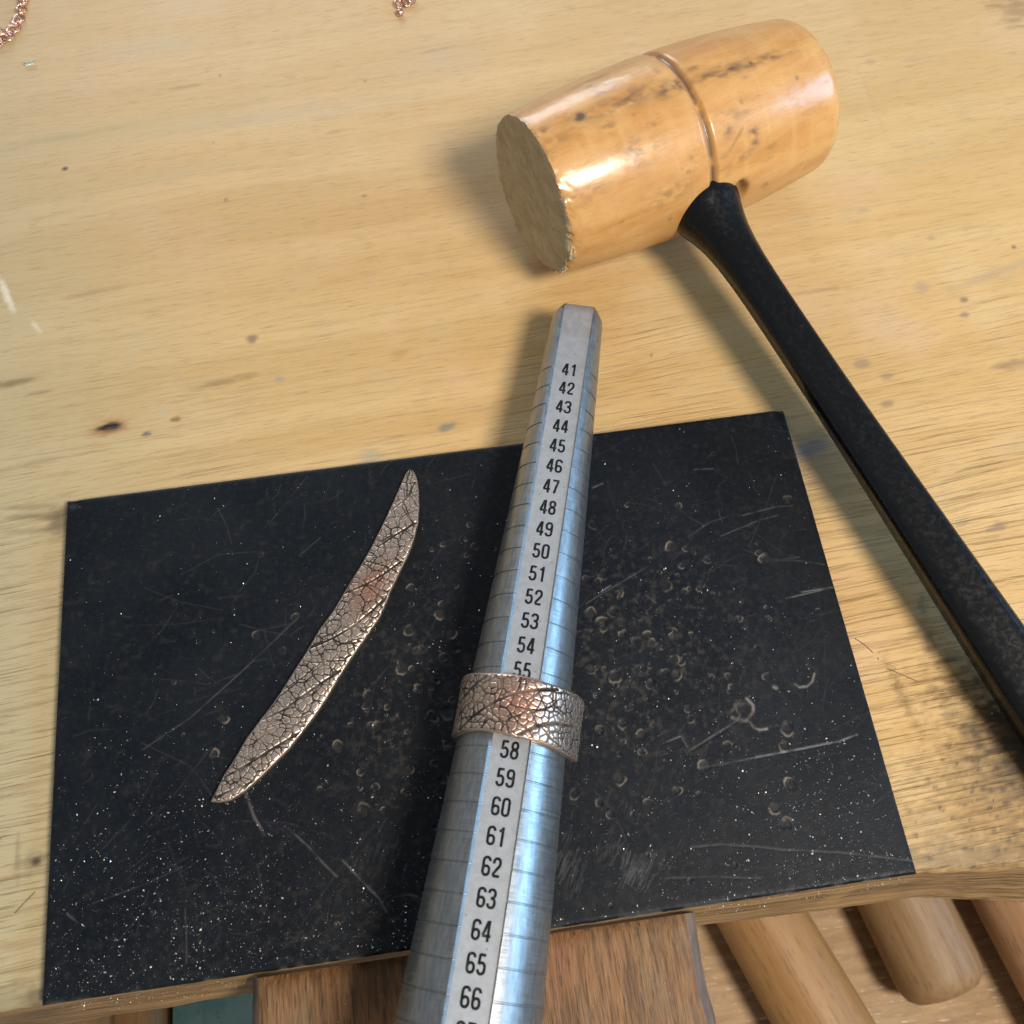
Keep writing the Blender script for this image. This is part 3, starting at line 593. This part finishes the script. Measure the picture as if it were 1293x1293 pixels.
# ------------------------------------------------------------------ leaf strip
zl = PT+.9
z5 = lambda l: np.array([at(240+x/2.872, 580+y/2.872, zl)[:2] for x, y in l])
Rr = z5([(797,36),(812,42),(824,70),(830,115),(832,170),(828,230),(813,290),(795,340),(765,400),(728,478),(715,515),(690,570),(652,625),(600,700),(550,775),(500,860),(450,935),(410,985),(360,1050),(300,1110),(250,1160),(200,1205),(150,1238),(110,1246),(78,1244)])
Ll = z5([(797,36),(783,48),(765,88),(740,145),(705,220),(660,310),(620,380),(570,460),(520,545),(465,620),(425,690),(380,760),(330,840),(285,905),(250,950),(205,1010),(165,1080),(120,1150),(90,1212),(76,1240)])
NL, NWd = 620, 84
A = catmull(Ll, NL); B = catmull(Rr, NL)
wob = (fbm(np.arange(NL)*.05, np.zeros(NL), 23)-.5)[:, None]*.12*np.sin(np.linspace(0, np.pi, NL))[:, None]
A = A+wob*np.array([1, .4]); B = B-wob[::-1]*np.array([1, .4])
tt = np.linspace(0, 1, NWd)
P = (A[:, None]*(1-tt)[None, :, None]+B[:, None]*tt[None, :, None]).reshape(-1, 2)
veins = [z5(l) for l in ([(245,950),(330,918),(400,868),(470,818),(545,768)], [(428,688),(520,652),(600,603),(660,553),(712,500)], [(555,488),(640,456),(700,422),(765,372)], [(680,318),(760,268),(826,228)], [(125,1155),(220,1103),(300,1052),(405,988)], [(728,185),(790,140),(815,85)])]
minor = [z5(l) for l in ([(80,1232),(140,1205),(180,1190)], [(330,925),(370,940),(420,935)], [(520,655),(560,675),(620,660)], [(400,730),(450,740),(560,730)], [(600,605),(640,630),(655,620)], [(640,460),(690,500),(715,510)], [(255,985),(330,960),(420,970)], [(470,820),(440,860),(400,870)], [(150,1160),(190,1190),(230,1165)], [(600,400),(640,370),(720,395)], [(330,840),(400,800),(470,745)], [(480,610),(540,560),(560,530)])]
hgt, pat = relief(P, veins, minor, .95, .55)
ed = np.tile(np.minimum(tt, 1-tt), NL)*np.repeat(np.linalg.norm(A-B, axis=1), NWd)
hgt = hgt*sstep(0, .5, ed); pat = pat*sstep(.02, .35, ed)
un = np.repeat(np.linspace(0, 1, NL), NWd); vn = np.tile(tt, NL)
arch = .40*np.sin(np.pi*vn)*np.sin(np.pi*np.clip(un*1.0, 0, 1))-.25*np.exp(-ed/.18)+.45*un**3+.25*(1-un)**4
zt = .75+hgt+arch
cop = np.exp(-((un-.36)/.075)**2-((vn-.5)/.35)**2)*.75+.18*fbm(P[:, 0]*.2, P[:, 1]*.2, 29)
org = P.mean(0)
top = np.column_stack([P-org, zt]); bot = np.column_stack([P-org, np.maximum(zt-hgt-.75, .03)])
n0 = len(top); F = gridF(NL, NWd); Fb = F[:, ::-1]+n0
i = np.arange(NL-1); sA = np.stack([i*NWd, (i+1)*NWd, (i+1)*NWd+n0, i*NWd+n0], 1); sB = np.stack([(i+1)*NWd, i*NWd, i*NWd+n0, (i+1)*NWd+n0], 1)+np.array([NWd-1]*4)
F = np.concatenate([F, Fb, sA, sB])
leaf = obj('bronze_leaf', np.concatenate([top, bot]), F[:, ::-1], BRONZE, smooth=60, attrs={'patina': np.r_[pat, np.full(n0, .3)], 'copper': np.r_[np.clip(cop, 0, 1), np.zeros(n0)]})
leaf.location = (org[0]*MM, org[1]*MM, (PT+.12)*MM)
tag(leaf, 'long curved bronze leaf strip with embossed veins on black plate', 'metal leaf')

# ------------------------------------------------------------------ ring on the mandrel
SC = 56.53; rin, th, wd = mrad(SC)+.15, .95, 10.2
NP, NWr = 560, 92
ph = np.radians(np.linspace(-12, 318, NP))        # 0 = right side, counter-clockwise seen from the handle end, gap lower right
vv = np.linspace(-.5, .5, NWr)
lift = 1.25*np.exp(-((ph-ph[0])/.40)**2)+.5*np.exp(-((ph-ph[-1])/.4)**2)
zed = lambda l: np.array([(( (x-640)/4.62), (y-560)/4.62) for x, y in l])
# surface coordinates: u = arc length from the top going right, v = along axis to the handle
U = (np.pi/2-ph)*rin
# veins given on the photo: convert the visible chord position to arc length
def rv(l):
    out = []
    for x, y in l:
        X = (520+x/4.618-657)/7.7; Y = (780+y/4.618)
        c = math.cos(.17); s_ = math.sin(.17); dx = X; dy = (Y-897)/7.6
        xx = c*dx+s_*dy*1.0; yy = -s_*dx+c*dy
        out.append((rin*math.asin(max(-.99, min(.99, xx/10.4))), yy))
    return np.array(out)
UU, VV = np.meshgrid(U, vv*wd, indexing='ij'); P = np.stack([UU.ravel(), VV.ravel()], 1)
rveins = [rv(l) for l in ([(250,705),(340,620),(450,552),(520,515),(640,468),(760,442),(890,425)], [(640,712),(740,660),(850,622),(1000,598)], [(290,480),(380,402),(460,352)])]+[np.array([(-30, 4), (-24, 1), (-17, -3)]), np.array([(20, 3), (26, 0), (34, -3)])]
rminor = [rv(l) for l in ([(520,520),(560,440),(560,380)], [(480,540),(500,600),(560,640),(545,690)], [(600,540),(700,560),(790,560),(860,520)], [(770,640),(850,720),(900,740)], [(340,620),(400,640),(450,640)], [(690,455),(700,390),(680,370)], [(860,440),(860,520),(940,560)])]
hgt, pat = relief(P, rveins, rminor, .95, .7)
ed = np.minimum(wd/2-abs(P[:, 1]), np.repeat(np.minimum(ph-ph[0], ph[-1]-ph)*rin, NWr))
hgt = hgt*sstep(0, .5, ed)-.20*np.exp(-ed/.16); pat = pat*sstep(.05, .35, ed)
wfun = 1+.035*np.sin(ph*2+1)+.02*np.sin(ph*5); shift = .35*np.sin(ph*1.5+.4)
Rad = rin+th+lift; Rg = np.repeat(Rad, NWr)+hgt; Pg = np.repeat(ph, NWr); Yg = -(np.repeat(shift, NWr)+P[:, 1]*np.repeat(wfun, NWr))
flare = .10*(P[:, 1]/wd*2)**2
top = np.column_stack([(Rg+flare)*np.cos(Pg), Yg, (Rg+flare)*np.sin(Pg)]); Ri = np.repeat(rin+lift, NWr)+flare
bot = np.column_stack([Ri*np.cos(Pg), Yg, Ri*np.sin(Pg)])
n0 = len(top); F = gridF(NP, NWr); i = np.arange(NP-1); j = np.arange(NWr-1)
sA = np.stack([i*NWr, i*NWr+n0, (i+1)*NWr+n0, (i+1)*NWr], 1); sB = (np.stack([i*NWr, (i+1)*NWr, (i+1)*NWr+n0, i*NWr+n0], 1)+NWr-1)
e0 = np.stack([j, j+1, j+1+n0, j+n0], 1); m_ = (NP-1)*NWr; e1 = np.stack([j, j+n0, j+1+n0, j+1], 1)+m_
F = np.concatenate([F[:, ::-1], F+n0, sA[:, ::-1], sB[:, ::-1], e0[:, ::-1], e1[:, ::-1]])
uu = P[:, 0]; cop = .62*np.exp(-((uu-.5)/4.6)**2-((P[:, 1]+.2)/5.)**2)+.12
ring = obj('bronze_ring', np.concatenate([top, bot]), F[:, ::-1], BRONZE, smooth=60, attrs={'patina': np.r_[pat, np.full(n0, .35)], 'copper': np.r_[np.clip(cop, 0, 1), np.zeros(n0)]})
d_ = np.array([math.sin(MA), math.cos(MA)]); rc = MO+d_*my(SC)
ring.location = (rc[0]*MM, rc[1]*MM, (MB+mrad(SC)+.12)*MM); ring.rotation_euler = (0.0435*-1, 0, -MA)
tag(ring, 'wide open bronze ring with leaf vein texture slipped onto the mandrel', 'ring')

# ================================================================== mallet
HC = np.array([59.21, 105.38, 19.06]); HAZ, HL, R0, R1, RMX, TG, PIT = .331, 66.75, 16.76, 16.42, 19.06, .49, -.035
mal = thing('mallet', 'wooden barrel head mallet with groove and long black handle', 'mallet', (HC[0], HC[1], 0), HAZ)
def hrad(t):
    s = t/(HL/2); return np.where(s < 0, RMX+(R0-RMX)*s*s, RMX+(R1-RMX)*s*s)
tg = (TG-.5)*HL
ca, sa = math.cos(HAZ), math.sin(HAZ)
def onhead(u, v):
    c, d = ray(u, v); t = np.linspace(150, 330, 1500); Q = c+d*t[:, None]-np.array([HC[0], HC[1], HC[2]])
    x = Q[:, 0]*ca+Q[:, 1]*sa; y = -Q[:, 0]*sa+Q[:, 1]*ca; k = np.hypot(y, Q[:, 2])-hrad(x); i = int(np.argmax(k < 0)) if (k < 0).any() else int(k.argmin())
    return x[i], math.atan2(Q[i, 2], y[i])
ts = np.unique(np.concatenate([np.linspace(-HL/2, -HL/2+3, 12), np.linspace(-HL/2+3, HL/2-2.5, 190), tg+np.linspace(-2, 2, 25), HL/2-2.5+2.5*np.sin(np.linspace(0, np.pi/2, 9))]))
NA = 300; an = np.linspace(0, 2*np.pi, NA, endpoint=False)
TT, AA = np.meshgrid(ts, an, indexing='ij')
RRm = hrad(TT)-.85*np.exp(-(abs(TT-tg)/.85)**2.5)
e = np.clip((TT-(HL/2-2.5))/2.5, 0, 1); RRm -= 1.6*(1-np.sqrt(np.clip(1-e*e, 0, 1)))
RRm += (fbm(TT*.12, AA*3, 101)-.5)*.14+(fbm(TT*.6, AA*10, 102)-.5)*.03
# ragged, mushroomed rim at the struck end; worst on the lower front
fr = np.exp(-(TT+HL/2)/1.1); front = .30+.9*sstep(-.2, .9, np.cos(AA-(-2.55)))
ang_n = np.cos(AA)*9; ang_m = np.sin(AA)*9
RRm += fr*front*((fbm(ang_n+20, ang_m+20+TT*.6, 111, 4)-.62)*1.9)
TTd = TT+fr*front*(fbm(ang_n*1.3+60, ang_m*1.3, 121, 4)-.3)*2.0
sx, sf = onhead(934, 242); RRm -= 1.9*np.exp(-(((TT-sx)/1.7)**2+(((AA-sf+np.pi) % (2*np.pi)-np.pi)*18/2.6)**2)**2)     # open side of the handle socket
Vh = np.stack([TTd, RRm*np.cos(AA), RRm*np.sin(AA)], -1)
def hrot(V): # local frame: x along the head, pitch a little, lift to the axis height
    V = np.asarray(V, float); c, s = math.cos(PIT), math.sin(PIT)
    return np.stack([V[..., 0]*c-V[..., 2]*s, V[..., 1], V[..., 0]*s+V[..., 2]*c+HC[2]], -1)
# stains and painted socket shade: from photo pixels onto the barrel
ST = np.zeros_like(TT)
def stain_shade(u, v, a, b, s, seed=0, thr=.5):
    x, f = onhead(u, v); dx = (TT-x)/a; dy = ((AA-f+np.pi) % (2*np.pi)-np.pi)*17/b
    k = np.exp(-(dx*dx+dy*dy))*sstep(thr-.16, thr+.16, fbm(TT*.45+seed*9, AA*17*.9, 131+seed, 4)); np.maximum(ST, k*s, out=ST)
stain_shade(728, 153, 1.2, 1.0, 1.6, 0, .3); stain_shade(726, 153, 2.4, .9, .8, 1, .45)
for u, v, a, b, s in ((915,88,5,1.3,1.0),(945,78,6,1.2,.95),(975,68,4.5,.9,.9),(890,97,4,1,.8),(845,112,4,1.6,1.0),(838,118,3,1.2,.9),(790,128,8,2,.7),(765,142,9,1.6,.6),(745,108,3,1.6,.7),(755,117,3,1.6,.7),(762,162,1.6,1.4,.7),(805,195,4,2.4,.6),(868,213,1.6,1,.9),(915,165,1.2,1.2,.9),(950,167,1.1,1,.9),(952,180,1.0,.9,.8),(925,200,6,1.5,.55),(968,192,2,1.4,.6),(970,228,1.5,1.2,.6),(735,252,4,2,.4),(845,245,6,2.4,.4),(870,85,3,1.3,.6),(683,173,1.6,1.5,.7),(700,185,4,1.2,.4),(815,120,6,1.5,.6),(930,140,4,2,.4)):
    stain_shade(u, v, a, b, s, random.randint(2, 40))
stain_shade(934, 242, 1.7, 2.6, .5, 0, .1)  # shade inside the socket recess, painted dark into the barrel colour
for k in range(16): stain_shade(random.uniform(690, 1040), random.uniform(60, 300), random.uniform(.35, .9), random.uniform(.3, .7), random.uniform(.3, .8), 3, .25)
x1, f1 = onhead(925, 182)
V1, V2 = onhead(918, 193), onhead(936, 160)
dq = segdist(np.stack([TT.ravel(), ((AA.ravel()+np.pi) % (2*np.pi)-np.pi)*17], 1), [(V1[0], V1[1]*17), (V2[0], V2[1]*17)]).reshape(TT.shape); np.maximum(ST, .55*np.exp(-(dq/.2)**2), out=ST)
ST = np.maximum(ST, .55*fr*sstep(.4, .65, fbm(TT*1.3, AA*12, 161)))
ST = np.maximum(ST, .95*np.exp(-((TT-tg-.15)/.5)**2)*sstep(.15, .5, fbm(TT*.3, AA*5, 171)))  # darker line along the groove, broken up by noise
obj('head', hrot(Vh).reshape(-1, 3), gridF(len(ts), NA, True), HEAD, mal, smooth=50, attrs={'stain_shade': np.clip(ST, 0, 1).ravel()})
# struck face, slightly dished, meeting the ragged rim
rim = Vh[0]; fr0 = front[0]; rings = []; fa = []
for k, q in enumerate(np.linspace(1, .02, 40)):
    x = rim[:, 0]*np.exp(-(1-q)*26)+(-HL/2+.5*(fbm(np.cos(an)*q*5+9, np.sin(an)*q*5, 181)-.5)+.3*(1-q))*(1-np.exp(-(1-q)*26))
    rings.append(np.stack([x, rim[:, 1]*q, rim[:, 2]*q], 1)); fa.append(np.exp(-(1-q)*11)*fr0*sstep(.3, .6, fbm(np.cos(an)*q*30, np.sin(an)*q*30, 191)))
Vf = hrot(np.concatenate(rings)); F = gridF(40, NA, True).tolist(); F.append([39*NA+i for i in range(NA)])
obj('struck_face', Vf, [f[::-1] for f in F], ENDG, mal, smooth=60, attrs={'fray': np.clip(np.concatenate(fa), 0, 1)})
# frayed fibres along the rim
V = []; F = []
for k in range(420):
    a = random.gauss(-2.25, .75) % (2*math.pi); i = int(a/(2*math.pi)*NA) % NA; b = rim[i]+np.array([random.uniform(.1, 1.0), 0, 0]); rad = np.array([0, math.cos(a), math.sin(a)])
    t = np.array([0, -math.sin(a), math.cos(a)])*random.uniform(.10, .32); L = rad*random.uniform(-.2, .55)+np.array([random.uniform(-.9, .7), 0, 0])+t*random.uniform(-1.5, 1.5); n = len(V)
    V += [b-t-rad*.3, b+t-rad*.3, b+rad*.12, b+L]; F += [(n, n+1, n+3), (n+1, n+2, n+3), (n+2, n, n+3), (n, n+2, n+1)]
fo = obj('frayed_rim', hrot(np.array(V)), F, ENDG, mal); fo['kind'] = 'stuff'
# far face
Vb = Vh[-1]; Vb2 = Vb*np.array([1, .5, .5])+np.array([.25, 0, 0]); Vb3 = np.array([[HL/2+.3, 0, 0]])
F = gridF(2, NA, True).tolist()+[(NA+i, NA+(i+1) % NA, 2*NA) for i in range(NA)]
obj('far_face', hrot(np.concatenate([Vb, Vb2, Vb3])), F, ENDG, mal, smooth=60)
# handle: leaves the head at right angles, sinks towards the bench
HP = .088
prof = [(14.5, 7.1), (16.6, 7.5), (17.6, 7.55), (19, 7.4), (22, 6.3), (26, 5.35), (30, 4.8), (35, 4.45), (42, 4.25), (52, 4.2), (66, 4.25), (78, 4.45), (90, 4.7), (103, 5.0), (115, 5.3), (130, 5.7), (145, 5.75), (158, 5.2), (166, 5.0), (170, 4.4), (171.5, 3.2), (172, 1.5)]
pt = np.array(prof); tS = np.concatenate([np.linspace(14.5, 40, 40), np.linspace(41, 172, 110)]); rS = np.interp(tS, pt[:, 0], pt[:, 1])
for _ in range(3): rS[1:-1] = .25*rS[:-2]+.5*rS[1:-1]+.25*rS[2:]
NA = 80; an = np.linspace(0, 2*np.pi, NA, endpoint=False); V = []
for t, r in zip(tS, rS):
    # softly faceted oval: flattened top facet towards the viewer
    q = float(sstep(24, 48, np.array(t))); ne = 2+1.6*q; b_ = an-1.88; sh = .965**q/(abs(np.cos(b_))**ne+abs(np.sin(b_))**ne)**(1/ne)
    V.append(np.stack([tg+r*sh*np.cos(an), np.full(NA, -t), HC[2]-HP*t+r*sh*np.sin(an)], 1))
F = gridF(len(tS), NA, True).tolist(); F.append(list(range(NA))[::-1]); F.append([(len(tS)-1)*NA+i for i in range(NA)])
obj('handle', np.concatenate(V), [f[::-1] for f in F], HANDLE, mal, smooth=60)

# ================================================================== small things lying about
def link_obj(parent, c, ang, tilt, R=1.05, r=.27, name='link', el=1.35):
    V = []; nu, nv = 16, 6
    for i in range(nu):
        a = 2*math.pi*i/nu
        for j in range(nv):
            b = 2*math.pi*j/nv; V.append(((R+r*math.cos(b))*math.cos(a)*el, (R+r*math.cos(b))*math.sin(a), r*math.sin(b)))
    F = [(i*nv+j, ((i+1) % nu)*nv+j, ((i+1) % nu)*nv+(j+1) % nv, i*nv+(j+1) % nv) for i in range(nu) for j in range(nv)]
    M = Matrix.Rotation(ang, 3, 'Z') @ Matrix.Rotation(tilt, 3, 'X'); V = np.array([M @ Vector(v) for v in V]); V[:, 2] += r+.02-V[:, 2].min()-r; V += np.array([c[0], c[1], 0])
    return obj(name, V, F, COPPER, parent, smooth=180)
base = np.array([-96., 190, 0])
ch = thing('copper_chain', 'rose copper chain curled in the far left corner of the bench', 'chain', base)
path = catmull([(-104, 181), (-99.5, 181.5), (-96.5, 183.3), (-94.6, 186.5), (-93.6, 190.5), (-93.2, 195), (-93.0, 200), (-95, 206), (-99, 209)], 200)
L_ = np.r_[0, np.cumsum(np.linalg.norm(np.diff(path, axis=0), axis=1))]; k = 0; dpos = 0
while dpos < L_[-1]:
    p = np.array([np.interp(dpos, L_, path[:, 0]), np.interp(dpos, L_, path[:, 1])]); q = np.array([np.interp(dpos+.3, L_, path[:, 0]), np.interp(dpos+.3, L_, path[:, 1])])-p
    link_obj(ch, p-base[:2], math.atan2(q[1], q[0])+random.gauss(0, .25), .35 if k % 2 else 1.2, 1.0, .27); k += 1; dpos += 1.75
tagp = thing('copper_disc', 'small copper loop clasp beside the corner chain', 'clasp', (-99.6, 184.6, 0))
link_obj(tagp, (0, 0), 0, .15, 1.7, .45, 'loop', 1.0); link_obj(tagp, (1.6, 1.0), .6, 1.1, .9, .25, 'jump_ring', 1.0)
base = np.array([6.5, 181., 0])
ch2 = thing('copper_chain', 'short end of copper chain at the top edge above the plate', 'chain', base)
for k, (x, y, a, ti) in enumerate([(5.3, 180.6, 1.4, .5), (7.6, 180.9, 1.2, .4), (9.0, 181.6, 1.1, .9), (6.0, 183.2, 1.9, 1.1), (8.4, 184.0, 1.3, .5), (7.2, 186.5, 1.6, 1.0)]): link_obj(ch2, (x-base[0], y-base[1]), a, ti, 1.0, .27)
V, F = lathe([(0.02, .3), (.25, .85), (.7, 1.05), (1.2, .95), (1.6, .5), (1.75, .1)], 20, 'z'); V += np.array([5.3-base[0], 177.2-base[1], 0]); obj('bead', V, F, COPPER, ch2, smooth=60)
g = at(37, 79, .6); V, F = lathe([(-1.3, .4), (-1.25, .5), (1.25, .5), (1.3, .4)], 18, 'x'); V[:, 2] += .52
gb = obj('glass_bead', V, F, GLASS, smooth=40); gb.location = (g[0]*MM, g[1]*MM, 0); gb.rotation_euler = (0, 0, .08)
tag(gb, 'tiny pale green glass tube bead lying near the corner chain', 'bead')
for lab, pts in (('thin dark fibre on the bench touching the plate right edge', [(1080, 806), (1090, 812), (1103, 824)]), ('thin brown splinter on bench between plate and mallet handle', [(1121, 844), (1140, 852), (1158, 860)]), ('short bristle on the bench left of the black plate', [(18, 1153), (30, 1140), (44, 1126)])):
    P = np.array([at(u, v, .2) for u, v in pts]); c = P.mean(0); V, F = tube(catmull(P-c, 12)+np.array([0, 0, .10]), .065, 6)
    o = obj('loose_fibre', V, F, FIBRE, smooth=180); o.location = (c[0]*MM, c[1]*MM, 0); tag(o, lab, 'fibre')

# metal filings: far too many to count
def filings(name, label, pts, zf, smin, smax):
    V = []; F = []
    base = np.array([(1, 1, -1), (-1, -1, -1), (-1, 1, 1), (1, -1, 1)], float)
    for (x, y) in pts:
        s = smin+(smax-smin)*random.random()**3.0; B = base*np.array([1, random.uniform(.3, .8), random.uniform(.3, .7)])*s*.5; B = B+np.array([[random.uniform(-.2, .2)*s for _ in range(3)] for _ in range(4)])
        a = random.uniform(0, 6.3); c, q = math.cos(a), math.sin(a); B = np.column_stack([B[:, 0]*c-B[:, 1]*q, B[:, 0]*q+B[:, 1]*c, B[:, 2]]); B[:, 2] -= B[:, 2].min()
        n = len(V); V += (B+np.array([x, y, zf(x, y)])).tolist(); F += [(n, n+1, n+2), (n, n+3, n+1), (n, n+2, n+3), (n+1, n+3, n+2)]
    o = obj(name, V, F, FILING); return tag(o, label, 'metal filings', kind='stuff')
HH = H
def zpl(x, y):
    i = min(nX-1, max(0, int((x+PW/2)/st+.5))); j = min(nY-1, max(0, int((y+PD/2)/st+.5))); return PT+HH[min(i, nX-1), min(j, nY-1)]
def scatter(n, k, c):
    x = rng.uniform(-73.5, 73.5, n*40); y = rng.uniform(-45.6, 45.6, n*40)
    d = .03+.85*np.exp(-(y+46)/8.)*np.where(x < -5, 1., .5)+.75*np.exp(-((x-60)/18)**2-((y+38)/16)**2)+.28*np.exp(-((x+52)/34)**2-((y+28)/20)**2)+.16*np.exp(-((x-25)/36)**2-((y+6)/24)**2)
    d *= .25+c*fbm(x*k, y*k, 201, 3)**3
    ok = rng.random(n*40) < d; return np.stack([x[ok], y[ok]], 1)[:n].tolist()
filings('metal_filings', 'bright specks of metal filings scattered over the black plate', scatter(2000, .35, 5.), zpl, .10, .34)
filings('metal_dust', 'finest pale metal dust lying thickest along the front of the black plate', scatter(5200, .5, 6.), zpl, .05, .125)
pts = [(random.uniform(-38, 36), random.uniform(-80, -47.5)) for _ in range(60)]
filings('pin_filings', 'few bright metal specks lying on the wooden bench pin', pts, lambda x, y: -.55, .14, .40)
pts = [(random.gauss(95, 12), random.uniform(-46, -5)) for _ in range(60)]+[(random.uniform(-100, -76), random.uniform(-44, 60)) for _ in range(25)]+[(random.uniform(-90, 160), random.uniform(50, 180)) for _ in range(30)]
pts = [q for q in pts if abs(q[0]) > 75.5 or q[1] > 50]
filings('bench_filings', 'few bright metal specks lying on the pale bench wood', pts, lambda x, y: .01, .14, .40)

pts = [(random.uniform(38, 76), random.uniform(-47.6, -46.2)) for _ in range(170)]+[(random.uniform(-74, -40), random.uniform(-48.2, -46.2)) for _ in range(150)]
filings('edge_filings', 'fine metal dust clinging to the bench front edge below the plate', pts, lambda x, y: -1.-(abs(y)-46.)/3.4*17+.2, .10, .30)
